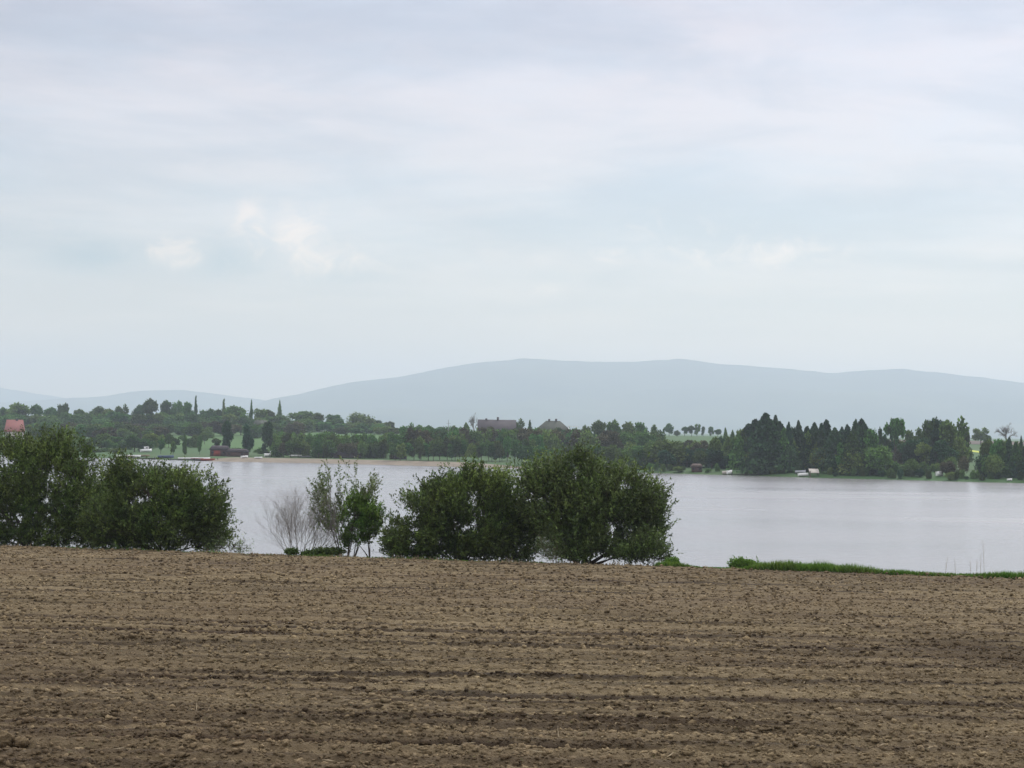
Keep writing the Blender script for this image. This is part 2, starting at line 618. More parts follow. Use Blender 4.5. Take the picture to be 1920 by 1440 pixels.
bp.inputs['Strength'].default_value = 0.8
bp.inputs['Distance'].default_value = 0.12
l.new(nz1.outputs['Fac'], bp.inputs['Height'])
l.new(bp.outputs[0], b.inputs['Normal'])
lake = link('water', mesh_np('water', wv, np.array([[0, 1, 2, 3]]), M_water))
tagged(lake, 'pale grey rippled water of the wide lake', kind='structure')

# ---------------------------------------------------------------- near field
FA, FB, FC = 1.9, 0.0414, 0.006


def edgeY(X):
    X = np.asarray(X, float)
    e = 68.6 - 0.343 * X - 0.0024 * X * X - 0.012 * np.clip(X - 6, 0, 40) ** 2 * .6
    return e + 0.25 * (vnoise(X * 0.7, X * 0 + 1, 51) - .5)


def plane(X, Y):
    return EYE - (FA + FB * np.asarray(Y) + FC * np.asarray(X))


def relief(X, Y):
    wob = 0.10 * (vnoise(X * 0.12, Y * 0.9, 61) - .5) + 0.5 * (vnoise(X * 0.02, Y * 0.05, 66) - .5)
    ph = (Y + 0.01 * X + wob) / 0.62
    amp = 0.045 * (0.35 + 1.3 * vnoise(X * 0.15, Y * 1.3, 62))
    r = amp * np.sin(2 * math.pi * ph)
    # a deeper drill line now and then, broken along its length
    k = np.floor(ph)
    sel = h32(k, k * 0, 77) > 0.45
    brk = sm((vnoise(X * 0.18 + 31 * h32(k, k * 0 + 2, 3), k * 1.7, 63) - 0.35) / 0.3)
    fr = ph - k
    r = r - sel * brk * 0.13 * np.exp(-((fr - 0.75) / 0.17) ** 2)
    r = r + 0.035 * fbm(X * 3.0, Y * 4.4, 70, 4, 0.7) + 0.04 * (fbm(X * 13, Y * 13, 74, 2, .7))
    r = r + 0.05 * (vnoise(X * 0.05, (Y + .01 * X + wob) * 0.75, 93) - .5)
    r = r + 0.05 * fbm(X * 0.3, Y * 0.5, 79, 3)
    return r


q = 0.55
Ymin, Ymax = 11.5, 1.0
nr, nc = 560, 520
a = np.linspace(0, 1, nr)
uu = np.linspace(-1, 1, nc)
Xf = np.zeros((nr, nc))
Yf = np.zeros((nr, nc))
for j in range(nr):
    # spacing between even in depth and even in the view
    Y0 = (Ymin ** -q + a[j] * (84.0 ** -q - Ymin ** -q)) ** (-1 / q)
    Xf[j] = uu * (1.5 + 0.335 * Y0)
    fracs = (Y0 - Ymin) / (84.0 - Ymin)
    Ye = edgeY(Xf[j])
    Yf[j] = Ymin + (Y0 - Ymin) * (1 + fracs ** 2 * ((Ye - Ymin) / (84 - Ymin) - 1))
    Xf[j] = uu * (1.5 + 0.335 * Yf[j].mean())
Yf[-1] = edgeY(Xf[-1])
Zf = plane(Xf, Yf) + relief(Xf, Yf)


def soil_material(name, near):
    m = bpy.data.materials.new(name)
    m.use_nodes = True
    n, l = m.node_tree.nodes, m.node_tree.links
    b = n['Principled BSDF']
    b.inputs['Roughness'].default_value = 0.97
    b.inputs['Specular IOR Level'].default_value = 0.12
    g1 = n.new('ShaderNodeNewGeometry')

    def noise(scale, detail=6, vec=None, rough=.6):
        x = n.new('ShaderNodeTexNoise')
        x.inputs['Scale'].default_value = scale
        x.inputs['Detail'].default_value = detail
        x.inputs['Roughness'].default_value = rough
        l.new(vec or g1.outputs['Position'], x.inputs['Vector'])
        return x.outputs['Fac']

    def rng(x, lo, hi, a=0.0, b_=1.0):
        r = n.new('ShaderNodeMapRange')
        r.inputs[1].default_value, r.inputs[2].default_value = lo, hi
        r.inputs[3].default_value, r.inputs[4].default_value = a, b_
        l.new(x, r.inputs[0])
        return r.outputs[0]

    def mix(f, a_, b_, bl='MIX'):
        x = n.new('ShaderNodeMixRGB')
        x.blend_type = bl
        for i, v in enumerate((f, a_, b_)):
            if isinstance(v, tuple):
                x.inputs[i].default_value = (*v, 1)
            elif isinstance(v, float):
                x.inputs[i].default_value = v
            else:
                l.new(v, x.inputs[i])
        return x.outputs[0]
    mp = n.new('ShaderNodeMapping')
    mp.inputs['Scale'].default_value = (0.08, 1.0, 0.2)
    l.new(g1.outputs['Position'], mp.inputs[0])
    c = mix(rng(noise(9.0, 8), .34, .66), (0.127, 0.095, 0.052), (0.226, 0.175, 0.100))
    c = mix(rng(noise(1.6, 6, mp.outputs[0]), .46, .62, 0.0, 0.45), c, (0.042, 0.028, 0.014))
    # long thin strips: damp drilled soil, plus furrow shade painted into the colour
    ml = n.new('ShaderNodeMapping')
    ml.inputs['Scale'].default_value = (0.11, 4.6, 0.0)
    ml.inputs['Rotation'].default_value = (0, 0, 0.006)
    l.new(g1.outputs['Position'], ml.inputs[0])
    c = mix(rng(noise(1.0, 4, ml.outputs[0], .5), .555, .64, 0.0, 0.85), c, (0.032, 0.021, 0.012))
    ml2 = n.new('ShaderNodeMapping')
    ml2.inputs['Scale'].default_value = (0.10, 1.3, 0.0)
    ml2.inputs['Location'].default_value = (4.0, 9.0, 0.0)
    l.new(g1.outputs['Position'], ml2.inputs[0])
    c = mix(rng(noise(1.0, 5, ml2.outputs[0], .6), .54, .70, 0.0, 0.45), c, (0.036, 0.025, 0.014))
    # furrow bottoms with damp and shade painted in, thin, regular, broken along their length
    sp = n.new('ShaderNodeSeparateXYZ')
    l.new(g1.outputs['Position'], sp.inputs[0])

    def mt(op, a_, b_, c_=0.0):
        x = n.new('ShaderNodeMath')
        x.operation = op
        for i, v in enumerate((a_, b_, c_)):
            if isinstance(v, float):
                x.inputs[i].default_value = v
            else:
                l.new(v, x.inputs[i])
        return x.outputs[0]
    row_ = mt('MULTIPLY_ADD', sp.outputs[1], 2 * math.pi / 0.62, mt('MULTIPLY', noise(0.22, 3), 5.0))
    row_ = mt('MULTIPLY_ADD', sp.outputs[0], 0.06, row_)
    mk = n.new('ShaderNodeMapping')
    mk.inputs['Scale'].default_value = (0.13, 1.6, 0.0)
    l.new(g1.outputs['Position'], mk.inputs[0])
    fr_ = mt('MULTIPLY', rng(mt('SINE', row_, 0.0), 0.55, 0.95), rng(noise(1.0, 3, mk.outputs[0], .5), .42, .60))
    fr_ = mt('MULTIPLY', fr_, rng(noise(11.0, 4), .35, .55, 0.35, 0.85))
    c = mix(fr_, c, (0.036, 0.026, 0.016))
    # the damp patch at the right of the field
    vd = n.new('ShaderNodeVectorMath')
    vd.operation = 'DISTANCE'
    ms_ = n.new('ShaderNodeMapping')
    ms_.inputs['Scale'].default_value = (1.0, 0.28, 0.0)
    l.new(g1.outputs['Position'], ms_.inputs[0])
    l.new(ms_.outputs[0], vd.inputs[0])
    vd.inputs[1].default_value = (6.9, 27.0 * 0.28, 0.0)
    c = mix(rng(vd.outputs['Value'], 0.6, 1.5, 0.6, 0.0), c, (0.040, 0.028, 0.016))
    c = mix(rng(noise(0.12, 4), .40, .62, 0.0, 0.30), c, (0.095, 0.065, 0.040))
    c = mix(rng(noise(22.0, 2), .66, .74, 0.0, 0.5), c, (0.10, 0.105, 0.042))
    hs = n.new('ShaderNodeHueSaturation')
    l.new(c, hs.inputs['Color'])
    if near:
        l.new(rng(g1.outputs['Random Per Island'], 0, 1, 0.95, 1.80), hs.inputs['Value'])
    else:
        hs.inputs['Value'].default_value = 0.95
    l.new(hs.outputs[0], b.inputs['Base Color'])
    bpn = n.new('ShaderNodeBump')
    bpn.inputs['Strength'].default_value = 0.9
    bpn.inputs['Distance'].default_value = 0.045
    l.new(noise(38.0, 8), bpn.inputs['Height'])
    l.new(bpn.outputs[0], b.inputs['Normal'])
    return m


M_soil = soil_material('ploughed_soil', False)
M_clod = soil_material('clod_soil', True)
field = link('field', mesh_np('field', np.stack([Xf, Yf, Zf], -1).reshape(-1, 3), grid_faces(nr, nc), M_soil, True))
tagged(field, 'bare brown ploughed field in the foreground', kind='structure')
xs2 = np.linspace(-40, 40, 60)
ys2 = np.linspace(-40, 11.6, 50)
XX, YY = np.meshgrid(xs2, ys2)
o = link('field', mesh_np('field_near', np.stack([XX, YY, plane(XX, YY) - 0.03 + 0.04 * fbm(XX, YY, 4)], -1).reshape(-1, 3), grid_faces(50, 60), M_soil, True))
tagged(o, 'ploughed soil around the place the picture is taken from', kind='structure')
# field wings outside the view
for sgn in (-1, 1):
    ys2 = np.linspace(11.5, 66, 60)
    v = []
    for y in ys2:
        x0 = (1.5 + 0.335 * y) - 0.3
        for k in range(24):
            x = sgn * (x0 + (70 - x0) * k / 23)
            ye = float(edgeY(np.array([x]))[0])
            yy = 11.5 + (y - 11.5) * (min(ye, 90) - 11.5) / (66 - 11.5) if True else y
            v.append((x, yy, float(plane(x, yy)) - 0.06))
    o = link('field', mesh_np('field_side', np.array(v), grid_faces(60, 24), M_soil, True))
    tagged(o, 'ploughed soil beyond the %s edge of the picture' % ('left' if sgn < 0 else 'right'), kind='structure')

# bank from the field edge down under the lake
xb = np.linspace(-75, 75, 300)
offs = [-1.2, -0.3, 0.2, 0.8, 1.6, 2.6, 4, 6, 8, 10, 13, 17, 24]
vb = np.zeros((len(offs), len(xb), 3))


def bankZ(X, Y):
    d = np.asarray(Y) - edgeY(X)
    e = plane(X, np.minimum(Y, edgeY(X)))
    z = e - 0.10 - 0.06 * np.clip(d, 0, 3) - 0.36 * np.clip(d - 2.5, 0, None)
    return np.maximum(z, -2.0)


for j, d in enumerate(offs):
    Y = edgeY(xb) + d
    vb[j, :, 0], vb[j, :, 1] = xb, Y
    vb[j, :, 2] = bankZ(xb, Y) + (0.05 * (vnoise(xb * 1.7, Y * 1.7, 91) - .5) if d > 0 else -0.1)
bank = link('grass_bank', mesh_np('grass_bank', vb.reshape(-1, 3), grid_faces(len(offs), len(xb)), M_bank, True))
tagged(bank, 'grassy bank falling from the field edge to the near water', kind='structure')


# clods -------------------------------------------------------------
def ico(sub):
    p = (1 + 5 ** .5) / 2
    v = [(-1, p, 0), (1, p, 0), (-1, -p, 0), (1, -p, 0), (0, -1, p), (0, 1, p), (0, -1, -p), (0, 1, -p), (p, 0, -1), (p, 0, 1), (-p, 0, -1), (-p, 0, 1)]
    f = [(0, 11, 5), (0, 5, 1), (0, 1, 7), (0, 7, 10), (0, 10, 11), (1, 5, 9), (5, 11, 4), (11, 10, 2), (10, 7, 6), (7, 1, 8),
         (3, 9, 4), (3, 4, 2), (3, 2, 6), (3, 6, 8), (3, 8, 9), (4, 9, 5), (2, 4, 11), (6, 2, 10), (8, 6, 7), (9, 8, 1)]
    v = [np.array(x, float) / np.linalg.norm(x) for x in v]
    for _ in range(sub):
        mid, nf = {}, []

        def m(a_, b_):
            k = (min(a_, b_), max(a_, b_))
            if k not in mid:
                x = v[a_] + v[b_]
                v.append(x / np.linalg.norm(x))
                mid[k] = len(v) - 1
            return mid[k]
        for (a_, b_, c_) in f:
            x, y, z = m(a_, b_), m(b_, c_), m(c_, a_)
            nf += [(a_, x, z), (b_, y, x), (c_, z, y), (x, y, z)]
        f = nf
    return np.array(v), np.array(f)


def clod_cloud(name, X, Y, rad, sub, label, sink=0.42):
    v0, f0 = ico(sub)
    nvar = 24
    var = []
    for k in range(nvar):
        rr = 1 + 0.34 * RS.randn(len(v0)) * (0.8 if sub else 1)
        vv = v0 * np.clip(rr, .5, 1.7)[:, None] * (RS.uniform(.9, 1.4), .85, RS.uniform(.5, .8))
        th = RS.rand(3) * 6.28
        Rm = np.array((Matrix.Rotation(th[0], 3, 'Z') @ Matrix.Rotation(th[1] * .15, 3, 'X')))
        var.append(vv @ Rm.T)
    var = np.array(var)
    n_ = len(X)
    idx = RS.randint(0, nvar, n_)
    ang = RS.rand(n_) * 6.283
    V = var[idx] * rad[:, None, None]
    ca, sa = np.cos(ang)[:, None], np.sin(ang)[:, None]
    x = V[:, :, 0] * ca - V[:, :, 1] * sa
    y = V[:, :, 0] * sa + V[:, :, 1] * ca
    z0 = plane(X, Y) + relief(X, Y) + rad * (0.5 - sink)
    out_ = np.stack([x + X[:, None], y + Y[:, None], V[:, :, 2] + z0[:, None]], -1).reshape(-1, 3)
    F = (f0[None] + (np.arange(n_) * len(v0))[:, None, None]).reshape(-1, 3)
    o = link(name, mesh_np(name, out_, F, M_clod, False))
    return tagged(o, label, kind='stuff')


def furrow(X, Y):
    wob = 0.10 * (vnoise(X * 0.12, Y * 0.9, 61) - .5) + 0.5 * (vnoise(X * 0.02, Y * 0.05, 66) - .5)
    ph = (Y + 0.01 * X + wob) / 0.62
    k = np.floor(ph)
    sel = h32(k, k * 0, 77) > 0.45
    brk = sm((vnoise(X * 0.18 + 31 * h32(k, k * 0 + 2, 3), k * 1.7, 63) - 0.35) / 0.3)
    return np.maximum(sel * brk * np.exp(-((ph - k - 0.75) / 0.2) ** 2), 0.55 * np.exp(-((ph - k - 0.75) / 0.15) ** 2))


def scatter(y0, y1, dens):
    A = (0.66 * (y0 + y1) / 2 + 2) * (y1 - y0)
    n_ = int(A * dens)
    Y = y0 + (y1 - y0) * RS.rand(n_)
    X = (RS.rand(n_) * 2 - 1) * (1.0 + 0.31 * Y)
    keep = (Y < edgeY(X) - 0.05) & (vnoise(X * 1.1, Y * 1.6, 87) + .5 * RS.rand(n_) > 0.30) & (furrow(X, Y) < .15 + .6 * RS.rand(n_))
    return X[keep], Y[keep]


X, Y = scatter(12, 26, 300)
r = np.clip(0.0135 * np.exp(0.5 * RS.randn(len(X))), .008, .036)
clod_cloud('soil_crumbs', X, Y, r, 0, 'fine crumbs of brown soil strewn over the near field')
X, Y = scatter(11.8, 17.5, 330)
r = np.clip(0.0105 * np.exp(0.5 * RS.randn(len(X))), .005, .026)
clod_cloud('soil_crumbs', X, Y, r, 0, 'finest crumbs of soil in the nearest strip of the field')
X, Y = scatter(12, 32, 6)
r = np.clip(0.026 * np.exp(0.35 * RS.randn(len(X))), .018, .055)
clod_cloud('soil_clods', X, Y, r, 1, 'fist sized clods of brown soil over the near field')
X, Y = scatter(26, 46, 85)
r = np.clip(0.020 * np.exp(0.40 * RS.randn(len(X))), .012, .05)
clod_cloud('soil_clods', X, Y, r, 0, 'brown clods across the middle of the field')
X, Y = scatter(46, 84, 20)
r = np.clip(0.032 * np.exp(0.33 * RS.randn(len(X))), .02, .07)
clod_cloud('soil_clods', X, Y, r, 0, 'brown clods across the far part of the field')


def field_hit(px, py):
    d = ray(px, py)
    k = FA / (-d.z - FB * d.y - FC * d.x)
    return d.x * k, d.y * k


for (px, py, rpx, lab) in ((362, 1352, 11, 'rounded pale brown clod lying apart in the lower left of the field'),
                           (6, 1400, 20, 'biggest broken clod at the lower left corner of the field'),
                           (304, 1372, 9, 'pointed pale clod a little left of and below the rounded one'),
                           (1350, 1160 + 120, 6, 'small light clod right of the middle of the field'),
                           (40, 1402, 13, 'angular clod beside the biggest one at the left corner')):
    x, y = field_hit(px, py)
    v0, f0 = ico(2)
    nn = fbm(v0[:, 0] * 2.6 + px, v0[:, 1] * 2.6 + v0[:, 2] * 3.3, 5, 4, .8) + .25 * RS.randn(len(v0)) * .5
    rr = rpx * y / FPX
    vv = v0 * (1 + 0.95 * nn)[:, None] * (1.05 * rr, .9 * rr, .85 * rr)
    o = link('soil_clod', mesh_np('soil_clod', vv, f0, M_clod), loc=(x, y, float(plane(x, y)) + 0.35 * rr + 0.02))
    tagged(o, lab, 'soil clod')


# ---------------------------------------------------------------- leaves and shrubs near the field edge
def leaf_quads(pos, direc, L, W, mb):
    """pos, direc: (n,3); rhombic leaves"""
    n_ = len(pos)
    d = direc / (np.linalg.norm(direc, axis=1)[:, None] + 1e-9)
    rnd = RS.randn(n_, 3)
    s = np.cross(d, rnd)
    s /= (np.linalg.norm(s, axis=1)[:, None] + 1e-9)
    L = np.asarray(L).reshape(-1, 1) * np.ones((n_, 1))
    W = np.asarray(W).reshape(-1, 1) * np.ones((n_, 1))
    nrm = np.cross(d, s)
    v = np.stack([pos, pos + d * L * .45 + s * W * .5 + nrm * L * .06, pos + d * L, pos + d * L * .45 - s * W * .5 + nrm * L * .06], 1).reshape(-1, 3)
    q_ = np.arange(n_ * 4).reshape(-1, 4)
    mb.add(v, q_)


def lobe_points(lobes, n_, ybase, zground, shell=0.45):
    w = np.array([rx * rz for (_, _, rx, rz, _) in lobes])
    k = RS.choice(len(lobes), n_, p=w / w.sum())
    C = []
    for (px, py, rx, rz, dy) in lobes:
        p = P(px, py, ybase + dy)
        m = (ybase + dy) / FPX
        C.append((p.x, p.y, p.z, rx * m, min(rx, rz) * m * 0.85 + 0.1, rz * m))
    C = np.array(C)[k]
    u = RS.randn(n_, 3)
    u /= np.linalg.norm(u, axis=1)[:, None]
    rho = RS.rand(n_) ** shell
    p = C[:, :3] + u * rho[:, None] * C[:, 3:]
    keep = p[:, 2] > zground + 0.05
    return p[keep], u[keep], rho[keep]


def shrub(name, label, cat, px, lobes, dist, ntwig, mat, stems=9, leafL=.10, leafW=.042, per=12, tl=(.25, .6), up=0.5, spread=0.25, droop=0.0, bark=M_bark, stem_r=.05, limbs=90, openness=.17):
    d = ray(px, 1040)
    yb = 70.0
    for _ in range(6):
        yb = float(edgeY(np.array([d.x / d.y * yb]))[0]) + dist
    xb_ = d.x / d.y * yb
    zb = float(bankZ(np.array([xb_]), np.array([yb]))[0])
    t = empty(name, (xb_, yb, zb))
    tagged(t, label, cat)
    org = np.array([xb_, yb, zb])
    pts, out_, rho = lobe_points(lobes, ntwig, yb, zb)
    n_ = len(pts)
    rad = np.array([pts[:, 0] - xb_, pts[:, 1] - yb, pts[:, 2] - zb]).T
    rad /= (np.linalg.norm(rad, axis=1)[:, None] + 1e-6)
    dirs = out_ * .45 + rad * .35 + np.array([0, 0, up]) + RS.randn(n_, 3) * .28
    dirs /= np.linalg.norm(dirs, axis=1)[:, None]
    ln = (tl[0] + (tl[1] - tl[0]) * RS.rand(n_)) * (0.55 + 0.55 * rho ** 3) * (1 + .6 * (RS.rand(n_) > .93))
    # drop twigs where a coarse noise is low, so gaps open at the rim
    gap = 1.25 * fbm(pts[:, 0] * 1.9 + pts[:, 1] * .25, pts[:, 2] * 1.9 + pts[:, 1] * .2, 3 + int(px), 3)
    keep = gap + 0.30 * RS.rand(n_) > (-openness + 0.17 * rho)
    pts, dirs, ln, rho = pts[keep], dirs[keep], ln[keep], rho[keep]
    n_ = len(pts)
    tt = RS.rand(n_, per)
    LP = pts[:, None, :] + dirs[:, None, :] * (tt * ln[:, None])[:, :, None]
    LP[:, :, 2] -= droop * (tt * ln[:, None]) ** 2
    LP = LP.reshape(-1, 3) + RS.randn(n_ * per, 3) * 0.025
    LD = np.repeat(dirs, per, 0) * .8 + RS.randn(n_ * per, 3) * .6
    mb = MB()
    sc = RS.rand(n_ * per) * .6 + .7
    leaf_quads(LP - org, LD, leafL * sc, leafW * sc, mb)
    cr = mb.part('crown', mat, t)
    tw = (0.55 + 1.0 * RS.rand(n_) ** 1.3) * (0.8 + 1.5 * np.clip(fbm(pts[:, 0] * 1.1, pts[:, 2] * 1.1 + pts[:, 1], 77, 2) + .2, 0, .5))
    at = cr.data.attributes.new('tint', 'FLOAT', 'POINT')
    at.data.foreach_set('value', np.repeat(tw, per * 4).astype(np.float32))
    # stems, limbs and twigs
    sb = MB()
    tips = pts[RS.choice(n_, min(n_, stems), replace=False)]
    stem_pts = []
    for k in range(len(tips)):
        tip = tips[k] * .85 + (org + [0, 0, .1]) * .15
        b0 = org + np.array([RS.uniform(-spread, spread), RS.uniform(-spread, spread) * .6, -0.08])
        mid = b0 * .5 + tip * .5 + np.array([0, 0, .12 * np.linalg.norm(tip - b0)]) * (-.3 if up < .2 else .4) + RS.randn(3) * .08
        P5 = [b0 * (1 - s) ** 2 + 2 * mid * s * (1 - s) + tip * s * s for s in np.linspace(0, 1, 7)]
        r0 = stem_r * RS.uniform(.6, 1.1)
        sb.tube([p - org for p in P5], list(np.linspace(r0, r0 * .2, 7)), 5)
        stem_pts += P5[1:]
    stem_pts = np.array(stem_pts)
    for p in pts[RS.choice(n_, min(n_, limbs), replace=False)]:
        dd = np.linalg.norm(stem_pts - p, axis=1) + np.maximum(0, stem_pts[:, 2] - p[2]) * 2
        s0 = stem_pts[np.argmin(dd)]
        mid = (s0 + p) / 2 + RS.randn(3) * .05 + [0, 0, .05]
        sb.tube([s0 - org, mid - org, p - org], [.016, .011, .005], 3)
    sel = RS.choice(n_, min(n_, ntwig // 4), replace=False)
    for i in sel:
        p, dd = pts[i] - org, dirs[i]
        sb.tube([p - dd * .15, p + dd * ln[i] * .95], [.006, .003], 3)
    sb.part('stems', bark, t)
    return t


# the lobes of each shrub are read off the photograph: centre, radii, depth offset
shrub('willow_shrub', 'huge dark green willow at the left edge of the picture, taller than its neighbour', 'willow', 60,
      [(20, 918, 120, 98, 1.0), (90, 885, 92, 78, .6), (150, 935, 64, 88, .2), (-70, 900, 110, 105, 1.0), (60, 985, 150, 62, .3), (-150, 960, 70, 70, .6), (188, 945, 38, 66, -.2), (122, 854, 42, 40, .7), (60, 856, 70, 28, .8),
       (150, 1005, 80, 36, -.2), (20, 1015, 90, 28, -.2)],
      2.2, 11000, M_willow, stems=14, per=11, leafL=.12, leafW=.045, openness=.19)
shrub('willow_shrub', 'broad rounded green shrub with a peaked top just right of the huge left willow', 'willow', 300,
      [(300, 960, 110, 78, 0), (232, 905, 38, 44, .1), (350, 945, 74, 62, .2), (230, 980, 62, 56, -.3), (390, 985, 42, 50, 0), (290, 925, 64, 44, .3), (200, 985, 40, 48, -.2), (300, 1008, 105, 30, -.2), (232, 878, 16, 18, .1), (385, 1010, 36, 26, 0)],
      1.2, 8000, M_willow, stems=12, per=11, leafL=.12, leafW=.045, openness=.19)
shrub('willow_shrub', 'long low green willow mass right of the two thin saplings', 'willow', 860,
      [(800, 985, 68, 70, 0), (762, 1008, 44, 46, -.2), (870, 955, 70, 72, .3), (885, 905, 28, 30, .3), (945, 955, 66, 64, .4), (880, 1005, 100, 46, -.2), (985, 995, 40, 50, .1), (832, 935, 42, 36, .2), (925, 910, 30, 22, .3), (840, 1030, 110, 26, -.2), (950, 1035, 50, 24, -.2)],
      1.5, 8600, M_willow, stems=14, per=11, leafL=.115, leafW=.045, openness=.15, limbs=140)
shrub('willow_shrub', 'tallest open crowned grey green willow, its top reaching over the far shoreline', 'willow', 1095,
      [(1060, 940, 82, 80, .4), (1130, 950, 90, 74, 0), (1080, 894, 60, 32, .5), (1185, 950, 62, 58, .1), (1008, 915, 40, 38, .6), (1110, 1010, 88, 50, -.3), (1218, 985, 36, 56, .1), (1155, 912, 40, 30, .2), (1070, 985, 50, 50, .2), (1150, 1035, 80, 24, -.2), (1095, 1030, 74, 30, -.4), (1110, 1020, 84, 36, .2), (1075, 866, 26, 14, .4)],
      1.6, 10200, M_willow_g, stems=18, per=11, up=.8, tl=(.3, .75), limbs=200, openness=.12, leafL=.12, leafW=.05)
shrub('leafy_bush', 'small pale green bush at the right foot of the tallest willow', 'bush', 1212,
      [(1212, 1028, 32, 30, 0), (1185, 1040, 30, 18, 0), (1240, 1040, 12, 18, 0)], 1.0, 560, M_willow_g, stems=6, per=10, stem_r=.02, limbs=20)
shrub('leafy_bush', 'low straggling bush at the left foot of the long willow mass', 'bush', 745,
      [(736, 1022, 20, 22, 0), (752, 1034, 24, 14, 0)], 1.0, 420, M_willow_g, stems=5, per=9, stem_r=.02, limbs=16)
shrub('dry_bush', 'small dry yellowish bush under the gap between the two large willows', 'bush', 1042,
      [(1040, 1030, 28, 26, 0)], 1.0, 500, M_grey_leaf, stems=7, per=6, stem_r=.012, leafW=.02, limbs=40, bark=M_straw)
shrub('drooping_bush', 'low thin bush with drooping twigs at the right foot of the broad shrub', 'bush', 432,
      [(415, 1028, 22, 12, 0), (440, 1024, 22, 8, 0), (455, 1030, 12, 8, 0)], .9, 150, M_grey_leaf, stems=7, per=7, stem_r=.010, up=-.1, limbs=20, leafL=.08, leafW=.03)
shrub('leafy_sapling', 'bushy bright green young tree in front of the thin grey one', 'tree', 672,
      [(672, 965, 32, 30, 0), (668, 942, 20, 18, 0), (690, 985, 26, 30, 0), (655, 990, 22, 30, .1), (656, 1016, 14, 20, 0), (702, 965, 14, 20, 0), (680, 1010, 14, 16, 0)],
      1.2, 1150, M_fresh, stems=6, per=12, stem_r=.035, spread=.55, limbs=40, tl=(.15, .34), leafL=.085)
shrub('low_hedge', 'low dark green hedge between the bare bush and the sapling', 'hedge', 595,
      [(625, 1036, 20, 6, 0), (600, 1037, 16, 6, 0), (548, 1036, 12, 5, 0), (578, 1039, 14, 4, 0)], .7, 700, M_willow, stems=6, per=9, stem_r=.01, tl=(.05, .12), leafL=.06, limbs=10)


# recursive branching plants ------------------------------------------
def branching(name, label, cat, px, dist, height_px, stems, lean, levels, leaves, mat, bark, r0, leafL=.08, leafW=.04, central=False, seed=1, wfrac=.5, dens=1.0):
    rng = np.random.RandomState(seed)
    d = ray(px, 1040)
    yb = 70.0
    for _ in range(6):
        yb = float(edgeY(np.array([d.x / d.y * yb]))[0]) + dist
    xb_ = d.x / d.y * yb
    zb = float(bankZ(np.array([xb_]), np.array([yb]))[0])
    H = height_px * yb / FPX
    t = empty(name, (xb_, yb, zb))
    tagged(t, label, cat)
    sb = MB()
    lp, ld = [], []

    def grow(p, dvec, L, r, lev):
        n_ = 4
        pts = [p]
        dd = dvec.copy()
        for i in range(n_):
            dd = dd + rng.randn(3) * (.04 if central and lev == 0 else .10) + np.array([0, 0, .10])
            dd /= np.linalg.norm(dd)
            pts.append(pts[-1] + dd * L / n_)
        sb.tube(pts, list(np.linspace(r, r * .45 if lev < levels else r * .3, n_ + 1)), 5 if lev < 2 else 3)
        if lev >= levels:
            if leaves:
                for _ in range(leaves):
                    s = rng.rand() * n_
                    i = min(int(s), n_ - 1)
                    lp.append(pts[i] + (pts[i + 1] - pts[i]) * (s - i))
                    ld.append(dd + rng.randn(3) * .7)
            return
        nb = int((7 if lev == 0 else 6 if lev == 1 else 5) * dens)
        for k in range(nb):
            s = (0.22 + .78 * (k + rng.rand()) / nb) * n_
            i = min(int(s), n_ - 1)
            bp_ = pts[i] + (pts[i + 1] - pts[i]) * (s - i)
            ax = pts[i + 1] - pts[i]
            ax /= np.linalg.norm(ax)
            side = rng.randn(3)
            side -= ax * side.dot(ax)
            side /= np.linalg.norm(side)
            an = (0.75 if central and lev == 0 else 0.5) + rng.randn() * .12
            nd = ax * math.cos(an) + side * math.sin(an)
            grow(bp_, nd, L * (0.55 if not (central and lev == 0) else (.42 - .26 * s / n_)) * rng.uniform(.8, 1.1), r * (.5 if lev else .42), lev + 1)
    for k in range(stems):
        a_ = 6.283 * (k + rng.rand() * .6) / stems
        ln_ = lean * rng.uniform(.4, 1.15) if stems > 1 else .03
        dv = np.array([math.cos(a_) * math.sin(ln_), math.sin(a_) * math.sin(ln_) * .7, math.cos(ln_)])
        p0 = np.array([math.cos(a_) * wfrac * .3, math.sin(a_) * wfrac * .2, -.08])
        if central and k == 0:
            dv = np.array([.02, 0, 1.0])
        grow(p0, dv, H * rng.uniform(.62, .80) * (1 - .22 * ln_) if not central else H * (.95 if k == 0 else .62), r0 * rng.uniform(.7, 1.1), 0)
    sb.part('branches', bark, t)
    if leaves:
        mb = MB()
        sc = rng.rand(len(lp)) * .6 + .7
        leaf_quads(np.array(lp), np.array(ld), leafL * sc, leafW * sc, mb)
        cr = mb.part('crown', mat, t)
        at = cr.data.attributes.new('tint', 'FLOAT', 'POINT')
        at.data.foreach_set('value', np.repeat(rng.uniform(.6, 1.4, len(lp)), 4).astype(np.float32))
    return t


branching('bare_bush', 'leafless bush with many fine pale twigs fanning up from the field edge', 'bush', 565, .9, 134, 18, .74, 3, 0, None, M_twig_grey, .015, seed=5, wfrac=1.2, dens=1.25)
branching('thin_tree', 'tall sparse grey green sapling rising behind the bright green one', 'tree', 650, 1.6, 160, 6, .30, 3, 12, M_grey_leaf, M_bark_l, .028, seed=14, wfrac=.9, leafL=.08, leafW=.042, dens=.95)

# grass along the field edge --------------------------------------------


